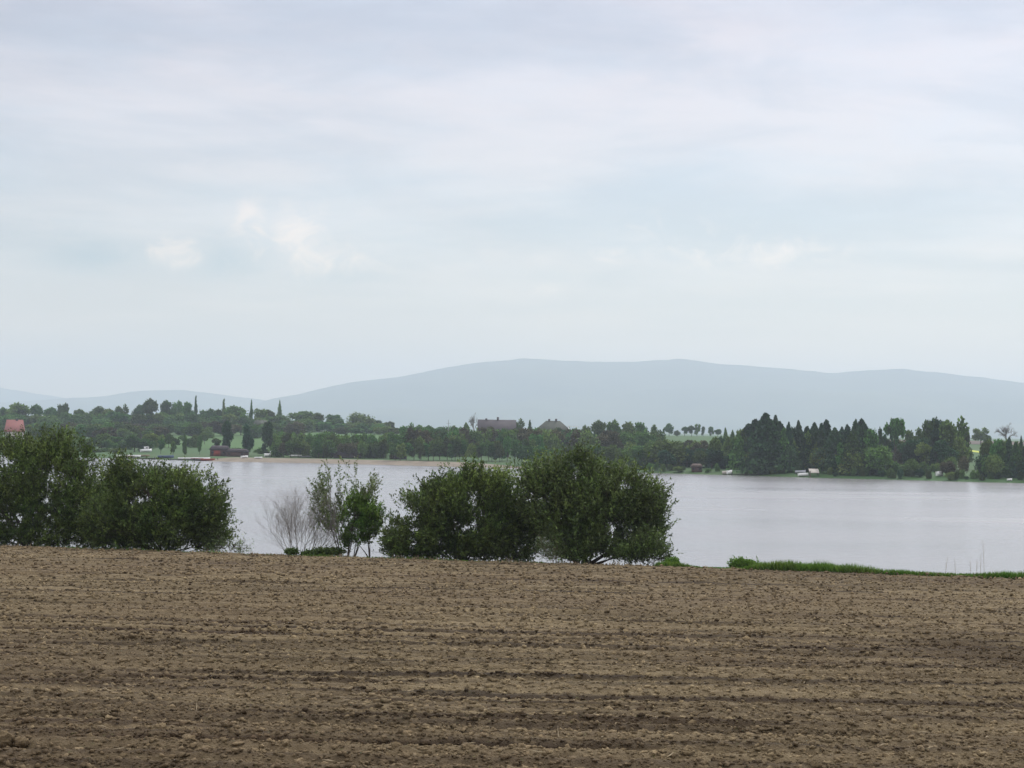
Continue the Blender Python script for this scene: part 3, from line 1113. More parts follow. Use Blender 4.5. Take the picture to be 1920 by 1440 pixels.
def tufts(name, label, xlo, xhi, n_, hfun, depth, mat, blades=7):
    X = RS.uniform(xlo, xhi, n_)
    off = RS.rand(n_) ** 1.0 * depth - 0.25
    Y = edgeY(X) + off
    hh = hfun(X, Y)
    keep = hh > .03
    X, Y, hh = X[keep], Y[keep], hh[keep]
    Z = np.maximum(bankZ(X, Y), 0) + 0.0
    Z = np.where(Y < edgeY(X), plane(X, Y), Z) - .02
    pos = np.repeat(np.stack([X, Y, Z], -1), blades, 0)
    pos[:, :2] += RS.randn(len(pos), 2) * .05
    H = np.repeat(hh, blades) * (.5 + .6 * RS.rand(len(pos)))
    d = np.stack([RS.randn(len(pos)) * .38, RS.randn(len(pos)) * .38, np.ones(len(pos))], -1)
    mb = MB()
    leaf_quads(pos, d, H, .028 + 0 * H, mb)
    o = link(name, mb.mesh(name, mat))
    return tagged(o, label, kind='stuff')


xr0 = P(1245, 1058, 64).x
xr1 = 27.0
bumpy = lambda X, Y: 0.20 + 0.24 * sm((vnoise(X * .55, X * 0 + 2, 33) - .3) / .5) * (0.6 + .8 * vnoise(X * 2.1, Y * 2.2, 35)) - .04
tufts('grass', 'lush green grass in tufts along the field edge on the right', xr0, xr1, 15000,
      lambda X, Y: bumpy(X, Y) * (.6 + .45 * sm((X - xr0 - 1.0) / 5.0)), 1.4, M_grass)
tufts('grass', 'thin short grass showing along the rest of the field edge', -30, xr0, 3600,
      lambda X, Y: .05 + .26 * vnoise(X * .9, Y, 41) ** 3, .9, M_grass, 5)
tufts('dry_grass', 'bleached dead grass scattered along the whole field edge', -30, xr1, 2600,
      lambda X, Y: .04 + .34 * vnoise(X * .8 + 5, Y, 47) ** 2.5, 1.3, M_straw, 4)
# straw and stubble bits lying on the soil
X, Y = scatter(12, 60, 1.6)
mb = MB()
Zs = plane(X, Y) + relief(X, Y) + .025
dd_ = np.stack([RS.randn(len(X)), RS.randn(len(X)) * .5, RS.rand(len(X)) * .25], -1)
leaf_quads(np.stack([X, Y, Zs], -1), dd_, RS.uniform(.05, .16, len(X)), .010 + 0 * X, mb)
tagged(link('straw', mb.mesh('straw', M_straw)), 'short bits of pale straw lying on the ploughed soil', kind='stuff')
shrub('leafy_bush', 'tiny rounded green bush on the field edge right of the tallest willow', 'bush', 1262,
      [(1262, 1057, 12, 6, 0)], .5, 260, M_grass, stems=4, per=9, stem_r=.01, tl=(.06, .14), leafL=.07, limbs=5)
shrub('leafy_bush', 'low wide green bush on the field edge where the grass strip begins', 'bush', 1392,
      [(1385, 1059, 18, 7, 0), (1400, 1060, 22, 5, 0)], .5, 420, M_grass, stems=4, per=9, stem_r=.01, tl=(.06, .16), leafL=.07, limbs=5)
for (px, lean, hp, lab) in ((1838, .03, 38, 'second tallest dry stalk just left of the tallest one'), (1846, -.05, 62, 'tallest thin dry stalk in the grass near the right edge'), (1831, .02, 26, 'short dry stalk left of the second tallest one'), (1772, .1, 30, 'dry stalk leaning right, leftmost of the right hand stalks'), (1792, -.06, 26, 'dry stalk leaning left between the leaning one and the tall pair'), (1376, .05, 16, 'tiny dry stalk on the low wide bush where the grass begins'), (1820, -.03, 24, 'short upright dry stalk left of the tall group')):
    d = ray(px, 1070)
    yb = 60.0
    for _ in range(6):
        yb = float(edgeY(np.array([d.x / d.y * yb]))[0]) + .8
    xb_ = d.x / d.y * yb
    zb = float(bankZ(np.array([xb_]), np.array([yb]))[0])
    h = (hp + 14) * yb / FPX
    mb = MB()
    mb.tube([(0, 0, -.05), (lean * h * .4, 0, h * .5), (lean * h, .02, h)], [.006, .005, .003], 4)
    for k in range(6):
        z = h * (.45 + .08 * k)
        mb.tube([(lean * z, 0, z), (lean * z + RS.uniform(-.06, .06), RS.uniform(-.04, .04), z + .07)], [.003, .002], 3)
    o = link('dry_stalk', mb.mesh('dry_stalk', M_straw), loc=(xb_, yb, zb))
    tagged(o, lab, 'stalk', 'dry stalks in the grass strip')

# ---------------------------------------------------------------- far trees: prototypes, one metre tall
NLEAF = 2800


def crown_proto(kind, seed):
    rng = np.random.RandomState(seed)
    lobes = []
    if kind == 'round':
        for k in range(15):
            a_, r_ = rng.rand() * 6.283, .30 * math.sqrt(rng.rand())
            z = rng.uniform(.36, .84)
            taper = math.sqrt(max(.05, 1 - ((z - .55) / .42) ** 2))
            s = rng.uniform(.13, .21)
            lobes.append((math.cos(a_) * r_ * taper, math.sin(a_) * r_ * taper, z, s, s * .62))
        z0, top = .18, 1.0
    elif kind == 'bushy':
        for k in range(13):
            a_, r_ = rng.rand() * 6.283, .32 * math.sqrt(rng.rand())
            z = rng.uniform(.12, .72)
            s = rng.uniform(.16, .25)
            lobes.append((math.cos(a_) * r_, math.sin(a_) * r_, z * (1 - .5 * r_), s, s))
    elif kind == 'oval':
        for k in range(14):
            z = rng.uniform(.25, .88)
            taper = math.sqrt(max(.05, 1 - ((z - .52) / .48) ** 2))
            a_, r_ = rng.rand() * 6.283, .28 * math.sqrt(rng.rand()) * taper
            s = rng.uniform(.12, .2) * (0.6 + .4 * taper)
            lobes.append((math.cos(a_) * r_, math.sin(a_) * r_, z, s, s * .8))
    elif kind == 'gappy':
        for k in range(11):
            a_, r_ = rng.rand() * 6.283, .36 * math.sqrt(rng.rand())
            z = rng.uniform(.42, .9)
            s = rng.uniform(.08, .15)
            lobes.append((math.cos(a_) * r_, math.sin(a_) * r_, z, s, s * .8))
    elif kind == 'poplar':
        for k in range(16):
            z = .12 + .80 * k / 15
            w_ = .30 * math.sin(math.pi * min(1, (z + .08) ** 1.0) ** .85) + .05
            lobes.append((rng.uniform(-.12, .12), rng.uniform(-.12, .12), z, max(.10, w_), .075))
    n_ = NLEAF
    if kind == 'conifer':
        z = rng.rand(n_) ** 1.3
        rng0 = rng.uniform(1.1, 2.2)
        z = .06 + .94 * z
        tier = .78 + .30 * np.abs(np.sin(z * 34 + rng.rand() * 6))
        rmax = .5 * (1 - z ** rng0) ** .80 * tier + .014
        a_ = rng.rand(n_) * 6.283
        nb = .62 + .70 * vnoise(a_ * 1.6 + seed, z * 6, seed)
        rr = rmax * (rng.rand(n_) ** .45) * nb
        p = np.stack([np.cos(a_) * rr, np.sin(a_) * rr, z - rr * .12], -1)
        u = np.stack([np.cos(a_), np.sin(a_), -.2 + 0 * a_], -1)
        size = .040
    else:
        lb = np.array(lobes)
        w_ = lb[:, 3] ** 1.6 * lb[:, 4] ** .6
        k = rng.choice(len(lb), n_, p=w_ / w_.sum())
        u = rng.randn(n_, 3)
        u /= np.linalg.norm(u, axis=1)[:, None]
        rho = rng.rand(n_) ** .40
        ell = np.stack([lb[k, 3], lb[k, 3], lb[k, 4] * (1.0 if kind == 'poplar' else 1.25)], -1)
        p = lb[k, :3] + u * rho[:, None] * ell * (1 + .15 * rng.randn(n_, 1))
        size = {'gappy': .030, 'poplar': .045}.get(kind, .036)
    p[:, 2] = np.clip(p[:, 2], .02, 1.02)
    d = u + rng.randn(n_, 3) * .8
    d /= np.linalg.norm(d, axis=1)[:, None]
    s = np.cross(d, rng.randn(n_, 3))
    s /= np.linalg.norm(s, axis=1)[:, None]
    a1 = size * (0.6 + .8 * rng.rand(n_, 1))
    wz = np.array([1.1, 1.1, 1.0])
    v = np.stack([p - d * a1 * wz, p + s * a1 * .7 * wz, p + d * a1 * wz, p - s * a1 * .7 * wz], 1).reshape(-1, 3)
    top = v[:, 2].max()
    v[:, 2] /= top
    return v, np.arange(n_ * 4).reshape(-1, 4)


def trunk_proto(kind, seed):
    rng = np.random.RandomState(seed)
    mb = MB()
    top = .9 if kind in ('conifer', 'poplar') else .62
    mb.tube([(0, 0, -.03), (.008, 0, top * .4), (-.006, .006, top * .75), (0, 0, top)], [.024, .018, .012, .005], 6)
    for k in range(7):
        z = rng.uniform(.16, .45)
        a_ = rng.rand() * 6.283
        r_ = .1 if kind == 'poplar' else rng.uniform(.2, .34)
        mb.tube([(0, 0, z), (math.cos(a_) * r_ * .5, math.sin(a_) * r_ * .5, z + .12), (math.cos(a_) * r_, math.sin(a_) * r_, z + .3)], [.010, .007, .003], 4)
    return mb


def bare_proto(seed):
    rng = np.random.RandomState(seed)
    mb = MB()

    def grow(p, d, L, r, lev):
        pts = [p]
        for i in range(3):
            d = d + rng.randn(3) * .14 + [0, 0, .06]
            d /= np.linalg.norm(d)
            pts.append(pts[-1] + d * L / 3)
        mb.tube(pts, list(np.linspace(r, r * .5, 4)), 4 if lev < 2 else 3)
        if lev >= 4:
            return
        for k in range(5 if lev else 6):
            i = 1 + rng.randint(0, 3) if lev else 2 + rng.randint(0, 2)
            side = rng.randn(3)
            side -= d * side.dot(d)
            side /= np.linalg.norm(side)
            an = rng.uniform(.4, .85)
            grow(pts[i], d * math.cos(an) + side * math.sin(an), L * .62, r * .55, lev + 1)
    grow(np.array([0, 0, -.02]), np.array([0, 0, 1.0]), .40, .028, 0)
    v = np.concatenate(mb.v)
    s = v[:, 2].max()
    mb.v = [x / (s, s, s) for x in mb.v]
    return mb


PROTO = {}
for kind, nvar in (('round', 5), ('bushy', 4), ('oval', 4), ('gappy', 2), ('conifer', 6), ('poplar', 2)):
    PROTO[kind] = [(crown_proto(kind, 100 + 7 * i + len(kind)), trunk_proto(kind, 50 + i)) for i in range(nvar)]
bare_mb = bare_proto(3)
CM_, TM_ = {}, {}


def meshes(kind, i, mat):
    kc = (kind, i, mat.name)
    if kc not in CM_:
        (v, q_), tp = PROTO[kind][i]
        CM_[kc] = mesh_np(kind + '_crown', v, q_, mat)
        if (kind, i) not in TM_:
            TM_[(kind, i)] = tp.mesh(kind + '_trunk', M_bark, True)
    return CM_[kc], TM_[(kind, i)]


NAMES = {'round': 'broadleaf_tree', 'bushy': 'bush', 'oval': 'broadleaf_tree', 'gappy': 'sparse_tree', 'conifer': 'spruce_tree', 'poplar': 'poplar_tree', 'bare': 'bare_tree'}
CATS = {'bush': 'bush', 'bare_tree': 'bare tree', 'spruce_tree': 'conifer', 'poplar_tree': 'poplar'}


SHORE_GAPS = ((218, 286), (300, 320), (340, 475), (500, 572), (1005, 1030), (1292, 1320), (1352, 1420), (1488, 1544), (1750, 1774), (1886, 1900))


def far_tree(px, top, D, wpx, kind, label, group=None, mat=M_leaf_far, base=None, minh=1.0):
    px_gap = any(a_ < px < b_ for a_, b_ in SHORE_GAPS)
    p = P(px, top, D)
    sh = float(Ys(np.array([p.x]))[0])
    D = max(D, sh + (15 if px_gap else 6) + random.random() * 4)
    p = P(px, top, D)
    z0 = g(p.x, D)
    h = max(minh, p.z - z0)
    w = wpx * D / FPX
    if kind == 'bare':
        o = link('bare_tree', bare_me)
        o.location = (p.x, D, z0)
        o.scale = (w, w, h)
        return tagged(o, label, 'bare tree', group)
    nm = NAMES[kind]
    t = empty(nm, (p.x, D, z0), random.uniform(0, 6.28))
    tagged(t, label, CATS.get(nm, 'tree'), group)
    i = random.randrange(len(PROTO[kind]))
    cm, tm = meshes(kind, i, mat)
    t.rotation_euler[0] = random.uniform(-.03, .03)
    t.rotation_euler[1] = random.uniform(-.03, .03)
    k = 1.12 if kind in ('conifer', 'poplar') else 1.05
    c = link('crown', cm, t)
    c.scale = (w * k, w * k, h)
    tk = link('trunk', tm, t)
    tw = w if kind != 'poplar' else w
    tk.scale = (tw, tw, h)
    return t


bare_me = bare_mb.mesh('bare_tree', M_bark_l)

# individual skyline trees ------------------------------------------------
LB = 860.0
sky_left = [
    (-30, 762, 46, 'round'), (6, 762, 26, 'round'), (37, 753, 36, 'round'), (66, 756, 22, 'round'), (98, 762, 26, 'round'), (119, 753, 19, 'round'),
    (148, 766, 28, 'oval'), (181, 760, 30, 'oval'), (206, 765, 24, 'round'), (231, 756, 22, 'round'), (258, 757, 26, 'round'), (284, 745, 26, 'round'),
    (312, 749, 26, 'oval'), (333, 749, 26, 'round'), (352, 752, 24, 'oval'), (390, 764, 26, 'round'), (406, 766, 24, 'round'), (440, 759, 34, 'round'),
    (489, 765, 24, 'round'), (503, 767, 22, 'round'), (566, 769, 40, 'round'), (594, 773, 28, 'oval'), (622, 776, 24, 'round'), (636, 777, 18, 'oval'),
    (676, 772, 34, 'bushy'), (697, 785, 18, 'bushy'), (713, 787, 18, 'round'), (730, 789, 18, 'oval')]
where = ['beyond the left edge', 'at the very left end of the treeline', 'above the red roof', 'right of the one above the red roof', 'in the low part of the treeline left of the mushroom shaped tree',
         'small and mushroom shaped, standing clear of the treeline', 'in the dip right of the mushroom shaped tree', 'with two blunt tops in the left treeline', 'between the blunt topped tree and the small dome',
         'forming the small dome left of the high clump', 'with a pinkish tip just left of the high clump', 'at the left end of the high clump', 'second in the high clump', 'third in the high clump, before the poplar',
         'last of the high clump touching the first poplar', 'low and right of the first poplar', 'left of the second poplar', 'broad, between the second and third poplars', 'directly right of the third poplar',
         'between the third and fourth poplars', 'big and round, right of the fourth poplar', 'behind the round one right of the poplars', 'darker, right of the round one', 'slim, closing the group right of the poplars',
         'large dome standing alone near the left third', 'low shoulder right of the lone dome', 'small, halfway down the fading end of the left treeline', 'last small one of the left treeline']
for (a_, w_) in zip(sky_left, where):
    lab = ('bluish hazy tree ' + w_).replace(',', '')
    far_tree(a_[0], a_[1], LB + random.uniform(-30, 25), a_[2] * 1.5, a_[3], lab, 'trees on the skyline of the left bank')
for (px, top, w, lab) in ((367, 738, 9, 'leftmost slender poplar on the skyline, rising from the high clump'), (419, 744, 10, 'second slender poplar from the left on the skyline'),
                          (472, 747, 9, 'third slender poplar from the left on the skyline'), (525, 749, 12, 'rightmost slender poplar on the skyline, the widest of the four')):
    far_tree(px, top, 845, w, 'poplar', lab, 'poplars on the skyline', M_leaf_far)
sky_mid = [
    (762, 797, 26, 'round', 600, 'round dark tree where the middle treeline begins to rise'), (778, 791, 28, 'round', 590, 'highest round tree left of the thin mast'),
    (803, 796, 26, 'round', 590, 'round tree just left of the thin mast'), (826, 800, 26, 'oval', 600, 'tree crown just behind the thin mast'),
    (852, 797, 16, 'oval', 700, 'small pale tree right of the thin mast'), (874, 791, 17, 'conifer', 640, 'small pointed dark tree left of the long brown roof'),
    (972, 783, 26, 'round', 690, 'rounded tree at the right end of the long brown roof'), (994, 786, 8, 'oval', 640, 'slim yellowish tree between the two roofs'),
    (1100, 795, 22, 'round', 600, 'tree just right of the hipped olive roof'), (1124, 786, 28, 'round', 600, 'pale rounded tree, left end of the middle crest'),
    (1152, 784, 30, 'round', 590, 'highest dark crown of the middle crest'), (1178, 789, 26, 'oval', 600, 'crown in the dip of the middle crest'),
    (1206, 790, 28, 'round', 580, 'dark dome at the right of the middle crest'), (1228, 795, 16, 'oval', 620, 'narrow crown closing the middle crest'),
    (1255, 793, 18, 'oval', 880, 'isolated hazy tree in the gap right of the middle crest'), (1270, 806, 10, 'bushy', 880, 'low hazy bush right of the isolated hazy tree'),
    (1284, 799, 14, 'round', 880, 'small hazy tree left in the cluster on the bare rise'), (1297, 797, 14, 'round', 880, 'hazy tree in the middle of the cluster on the bare rise'),
    (1307, 794, 12, 'oval', 880, 'tallest hazy tree of the cluster on the bare rise'), (1319, 799, 8, 'oval', 880, 'slim hazy tree standing apart on the bare rise'),
    (1333, 799, 10, 'oval', 880, 'straight sided hazy tree on the bare rise'), (1346, 804, 14, 'round', 880, 'low round hazy tree at the right of the bare rise'),
    (1361, 801, 12, 'conifer', 520, 'small dark pointed tree left of the conifer stand'), (1374, 805, 12, 'conifer', 560, 'pale small conifer left of the conifer stand')]
for (px, top, w, kind, D, lab) in sky_mid:
    far_tree(px, top, D, w * 1.4, kind, lab, 'trees on the skyline in the middle')
far_tree(888, 773, 720, 20, 'bare', 'pale half bare tree beside the left end of the long brown roof')
con = [(1404, 793, 32), (1416, 784, 28), (1429, 780, 26), (1439, 773, 36), (1453, 777, 26), (1463, 788, 26), (1477, 790, 18), (1489, 799, 14), (1500, 787, 17), (1513, 797, 22),
       (1524, 791, 24), (1539, 792, 20), (1552, 785, 24), (1566, 800, 30), (1578, 798, 22), (1590, 794, 22), (1601, 784, 22), (1617, 783, 36), (1626, 798, 24)]
cw = ['at the left foot of the great pyramid', 'on the left shoulder of the great pyramid', 'just left of the highest tip', 'with the highest tip in the conifer stand', 'with the second tip right of the highest', 'on the right slope of the great pyramid',
      'first single spike right of the great pyramid', 'short, right of the first single spike', 'thin second spike standing clear', 'blunt, right of the thin spike', 'in the middle of the stand', 'right of the middle of the stand',
      'with the ragged peak in the middle of the stand', 'low, right of the ragged peak', 'lowest in the dip of the stand', 'rising left of the twin peaks', 'left one of the twin peaks at the right end', 'right one of the twin peaks at the right end',
      'last at the right end of the stand']
for (a_, w_) in zip(con, cw):
    far_tree(a_[0], a_[1], random.uniform(400, 420), a_[2] * random.uniform(1.6, 2.3), 'conifer', 'dark conifer ' + w_.replace(',', ''), 'conifers in the stand on the right shore', M_leaf_dk)
rt = [(1656, 796, 26, 'gappy', 430, 'thin ragged tree with flat layered branches right of the conifer stand', M_leaf_dk), (1678, 781, 38, 'gappy', 440, 'open crowned tall tree with sky showing through its crown', M_leaf_far),
      (1665, 800, 26, 'gappy', 445, 'sparse crown behind the layered tree', M_leaf_dk), (1714, 799, 36, 'round', 470, 'rounded greyish tree between the open crowned tree and the big group', M_leaf_far),
      (1735, 784, 34, 'round', 430, 'left crown of the big right hand group', M_leaf_far), (1759, 780, 40, 'round', 430, 'pointed dark crown in the middle of the big right hand group', M_leaf_dk),
      (1789, 777, 56, 'round', 425, 'largest rounded crown of the big right hand group', M_leaf_far), (1806, 800, 26, 'oval', 430, 'right edge crown of the big right hand group', M_leaf_far),
      (1839, 800, 30, 'round', 700, 'lone rounded dark tree on the rise near the right edge', M_leaf_far), (1852, 814, 14, 'bushy', 700, 'bush at the right foot of the lone rounded tree', M_leaf_far),
      (1913, 816, 12, 'conifer', 400, 'small dark spike near the right edge', M_leaf_dk)]
for (px, top, w, kind, D, lab, mt) in rt:
    far_tree(px, top, D, w * 1.25, kind, lab, 'trees on the right shore', mt)
far_tree(1886, 792, 640, 40, 'bare', 'leafless pinkish round crowned tree near the right edge')
for (px, top, w, lab) in ((426, 787, 28, 'left one of three tall dark trees behind the boathouse'), (467, 792, 32, 'middle one of three tall dark trees behind the boathouse'), (503, 788, 30, 'right one of three tall dark trees behind the boathouse')):
    far_tree(px, top, 500, w, 'oval', lab, 'three dark trees behind the boathouse', M_leaf_dk)
far_tree(347, 812, 498, 9, 'poplar', 'thin upright young tree on the meadow shore')
far_tree(325, 826, 505, 16, 'oval', 'small tree left of the thin upright one on the meadow shore')
far_tree(302, 822, 510, 18, 'round', 'small tree farther left on the meadow shore')
far_tree(375, 816, 505, 12, 'oval', 'slight tree right of the thin upright one on the meadow shore')
far_tree(1255, 822, 432, 78, 'bushy', 'big pale green dome shaped bush on the middle shore', None, M_leaf_pale)
far_tree(1030, 842, 462, 44, 'bushy', 'pale bush behind the purplish shed', None, M_leaf_pale)


MARKS = [(-90, 'the trees beyond the left edge'), (-30, 'the left picture edge'), (30, 'the bright red roof'), (92, 'the dip near the left edge'), (119, 'the mushroom shaped tree'), (160, 'the low left treeline'), (195, 'the two blunt tops'),
         (231, 'the small skyline dome'), (265, 'the pinkish tip'), (312, 'the high clump'), (345, 'the high clump end'), (367, 'the first poplar'), (395, 'the gap between poplars one and two'), (419, 'the second poplar'), (445, 'the broad tree between poplars'),
         (472, 'the third poplar'), (498, 'the small pale house'), (525, 'the fourth poplar'), (548, 'the notch after the poplars'), (570, 'the big round skyline tree'), (600, 'the dark round skyline tree'), (640, 'the slim tree before the lone dome'),
         (676, 'the lone dome tree'), (712, 'the fading end of the left skyline'), (740, 'the lowest point of the skyline'), (765, 'the rise of the middle treeline'), (790, 'the rounded crown left of the mast'), (815, 'the crown beside the mast'), (841, 'the thin mast'), (862, 'the pale small skyline tree'),
         (888, 'the half bare tree'), (912, 'the brown roof left end'), (935, 'the brown roof chimney'), (958, 'the brown roof right end'), (980, 'the tree between the two roofs'), (1005, 'the olive roof left slope'),
         (1037, 'the olive roof ridge'), (1062, 'the olive roof right slope'), (1080, 'the open porch'), (1103, 'the tree beside the porch'), (1126, 'the pale left end of the crest'), (1152, 'the highest crown of the crest'), (1178, 'the dip in the crest'), (1206, 'the dark dome of the crest'),
         (1230, 'the right end of the crest'), (1256, 'the isolated hazy tree'), (1284, 'the left of the hazy cluster'), (1308, 'the tallest hazy tree'), (1335, 'the straight sided hazy tree'), (1362, 'the small dark pointed tree'), (1390, 'the pyramid left foot'), (1416, 'the pyramid left shoulder'),
         (1439, 'the highest conifer tip'), (1455, 'the second conifer tip'), (1477, 'the first single spike'), (1500, 'the thin clear spike'), (1524, 'the middle conifers'), (1552, 'the ragged conifer peak'), (1578, 'the dip in the conifers'),
         (1601, 'the left twin peak'), (1617, 'the right twin peak'), (1638, 'the end of the conifers'), (1656, 'the layered ragged tree'), (1678, 'the open crowned tree'), (1700, 'the gap after the open crowned tree'), (1714, 'the rounded greyish tree'), (1735, 'the left crown of the big group'), (1759, 'the pointed crown of the big group'),
         (1789, 'the largest right hand crown'), (1812, 'the big group right edge'), (1839, 'the lone tree on the rise'), (1862, 'the gap before the pinkish tree'), (1886, 'the pinkish leafless tree'), (1913, 'the spike by the right edge'), (1935, 'the right picture edge'), (1985, 'the trees beyond the right edge')]


def row(x0, x1, step, t0, t1, D0, D1, w, kinds, label, group, mats=(M_leaf_far,), jit=.5, skip=None, topf=None):
    x = x0
    made = []
    while x < x1:
        px = x + random.uniform(-jit, jit) * step
        x += step
        if skip and any(a_ <= px <= b_ for a_, b_ in skip):
            continue
        D = random.uniform(D0, D1)
        top = random.uniform(t0, t1) + (topf(px) if topf else 0)
        t = far_tree(px, top, D, w * random.uniform(.85, 1.3), random.choice(kinds), label, group, random.choice(mats))
        made.append((px, t))
    name_by_marks(made, label)


def name_by_marks(made, label):
    by = {}
    for px, t in made:
        k = min(range(len(MARKS)), key=lambda i: abs(MARKS[i][0] - px))
        by.setdefault(k, []).append((px, t))
    for k, lst in by.items():
        lst.sort(key=lambda a_: a_[0])
        words_ = {1: ['below'], 2: ['left below', 'right below'], 3: ['left below', 'straight below', 'right below']}.get(len(lst), None)
        if words_ is None:
            words_ = (['far left below', 'left below', 'straight below', 'right below', 'far right below', 'farthest right below'] if len(lst) > 4 else ['left below', 'straight below', 'right below', 'far right below'])[:len(lst)] + ['farthest right below'] * max(0, len(lst) - 6)
        for (px, t), w_ in zip(lst, words_):
            t['label'] = label + ' ' + w_ + ' ' + MARKS[k][1]


F, PL, DK, RD = M_leaf_far, M_leaf_pale, M_leaf_dk, M_leaf_red
row(-90, 640, 13, 770, 782, 800, 850, 44, ['round', 'bushy'], 'hazy bluish tree', 'trees massed under the left skyline', topf=lambda x: max(0, (x - 450) * .07))
row(636, 730, 11, 788, 794, 800, 845, 34, ['bushy', 'round'], 'hazy shoulder tree', 'trees around the lone dome')
row(640, 860, 13, 797, 803, 760, 830, 34, ['round', 'bushy'], 'low hazy far tree', 'low hazy trees behind the middle shore')
row(-90, 560, 15, 788, 797, 700, 760, 44, ['bushy', 'round'], 'dull bushy tree on the upper bank', 'trees on the upper left bank', mats=(F, F, RD), skip=[(-8, 62)])
row(-90, 300, 12, 790, 808, 590, 690, 40, ['round', 'oval', 'bushy'], 'green tree halfway up the left bank', 'trees halfway up the left bank', mats=(F, F, PL, RD), skip=[(-8, 62)])
row(-90, 292, 13, 810, 828, 515, 560, 36, ['round', 'bushy', 'oval'], 'green tree low on the left bank', 'trees low on the left bank', mats=(F, PL, F), jit=.6)
row(60, 520, 15, 838, 848, 512, 530, 26, ['bushy'], 'low bush by the left waterline', 'bushes at the left waterline', mats=(F, PL), jit=.7, skip=[(222, 282), (300, 400)])
row(518, 748, 10, 806, 815, 496, 525, 30, ['round', 'bushy'], 'orchard tree behind the sheds', 'tree rows behind the sheds', mats=(F, PL, F))
row(524, 748, 11, 822, 834, 486, 492, 24, ['round', 'bushy'], 'front row tree behind the sheds', 'front tree row behind the sheds', mats=(F, F, RD))
row(748, 1000, 11, 798, 809, 505, 560, 40, ['round', 'bushy'], 'dark green tree above the beach', 'tree belt above the sandy beach', mats=(F, F, RD))
row(745, 1005, 10, 816, 832, 468, 482, 26, ['round', 'oval'], 'small trunked tree by the beach', 'trunked trees behind the sandy beach')
row(900, 1000, 11, 800, 808, 570, 600, 36, ['bushy', 'round'], 'dull bronze tree before the brown roof', 'bronze trees before the brown roof', mats=(RD, F))
row(1000, 1085, 9, 797, 806, 600, 635, 30, ['round', 'bushy'], 'tree before the olive roof', 'trees before the olive roof', mats=(F, F, PL))
row(985, 1240, 11, 802, 815, 490, 560, 42, ['round', 'bushy'], 'green belt tree', 'trees under the middle crest', mats=(F, PL, RD))
row(990, 1240, 12, 826, 848, 440, 462, 38, ['round', 'bushy'], 'dark bushy shore tree', 'bushy trees low on the middle shore', mats=(F, F, PL))
row(1230, 1400, 12, 822, 834, 470, 560, 38, ['round', 'bushy'], 'greyish slope tree', 'trees on the slope left of the conifers', mats=(F, RD, F))
row(1235, 1400, 11, 836, 854, 416, 440, 36, ['bushy', 'round'], 'dark low thicket tree', 'bushy trees at the left foot of the conifers', mats=(F, DK, DK))
row(1335, 1400, 11, 803, 826, 416, 440, 34, ['round', 'conifer', 'bushy'], 'dark tree leading up to the conifers', 'trees leading up to the conifer stand', mats=(DK, F, F))
row(305, 410, 12, 806, 822, 560, 640, 22, ['round', 'bushy'], 'small tree on the left meadow', 'small trees on the left meadow', mats=(F, PL))
row(1392, 1636, 10, 798, 826, 390, 400, 40, ['conifer', 'round', 'oval', 'bushy'], 'inner dark stand tree', 'trees below the tips of the stand', mats=(DK, F, F))
row(1395, 1640, 12, 834, 856, 386, 392, 38, ['bushy'], 'dark shore bush', 'bushes in front of the conifers', mats=(DK, F, DK))
row(1530, 1645, 26, 828, 840, 382, 386, 56, ['bushy'], 'big rounded green bush', 'rounded bushes before the conifers', mats=(F,))
row(1640, 1812, 11, 820, 834, 440, 500, 38, ['round', 'bushy'], 'bushy slope tree', 'bushy trees under the big right group', mats=(F, RD, F))
row(1700, 1812, 11, 812, 828, 415, 440, 40, ['round', 'bushy'], 'dark foot tree', 'dark trees at the foot of the big right group', mats=(F, DK))
row(1640, 1850, 16, 852, 868, 388, 402, 28, ['bushy'], 'scattered low slope bush', 'scattered bushes on the right slope', mats=(F, PL, RD), skip=[(1812, 1840)])
row(1850, 2000, 9, 819, 829, 384, 396, 34, ['bushy', 'round', 'conifer'], 'dark thicket tree', 'dark thicket at the right edge', mats=(DK, F))
row(1846, 2000, 11, 842, 860, 378, 383, 34, ['bushy'], 'dark thicket bush', 'bushes low in the right thicket', mats=(DK, F))
# waterline shrubs on the right half
x = 1015
made = []
while x < 1990:
    w = random.uniform(10, 24)
    pp = P(x, 890, 400)
    D = ysf(pp.x * 1.0) + random.uniform(2.5, 7)
    D = float(Ys(np.array([P(x, 890, D).x]))[0]) + random.uniform(2.0, 7)
    hh = random.uniform(.6, 2.2)
    if any(a_ - 6 < x < b_ + 6 for a_, b_ in SHORE_GAPS):
        x += 10
        continue
    p = P(x, 890, D)
    z0 = g(p.x, D)
    t = empty('waterside_shrub', (p.x, D, z0), random.uniform(0, 6.28))
    tagged(t, 'low waterline shrub', 'shrub', 'shrubs along the right waterline')
    i = random.randrange(4)
    cm, tm = meshes('bushy', i, random.choice((M_leaf_far, M_leaf_far, M_leaf_pale, M_leaf_dk)))
    c = link('crown', cm, t)
    c.scale = (w * D / FPX, w * D / FPX, hh)
    made.append((x, t))
    x += random.uniform(8, 20)
name_by_marks(made, 'low waterline shrub')


# ---------------------------------------------------------------- houses, sheds, boats
def far_hit(px, py, tmin=0):
    d = ray(px, py)
    Yv = 330.0
    while Yv < 980:
        k = Yv / d.y
        if EYE + d.z * k <= g(d.x * k, Yv):
            return d.x * k, Yv
        Yv += 0.5
    return d.x / d.y * 480, 480.0


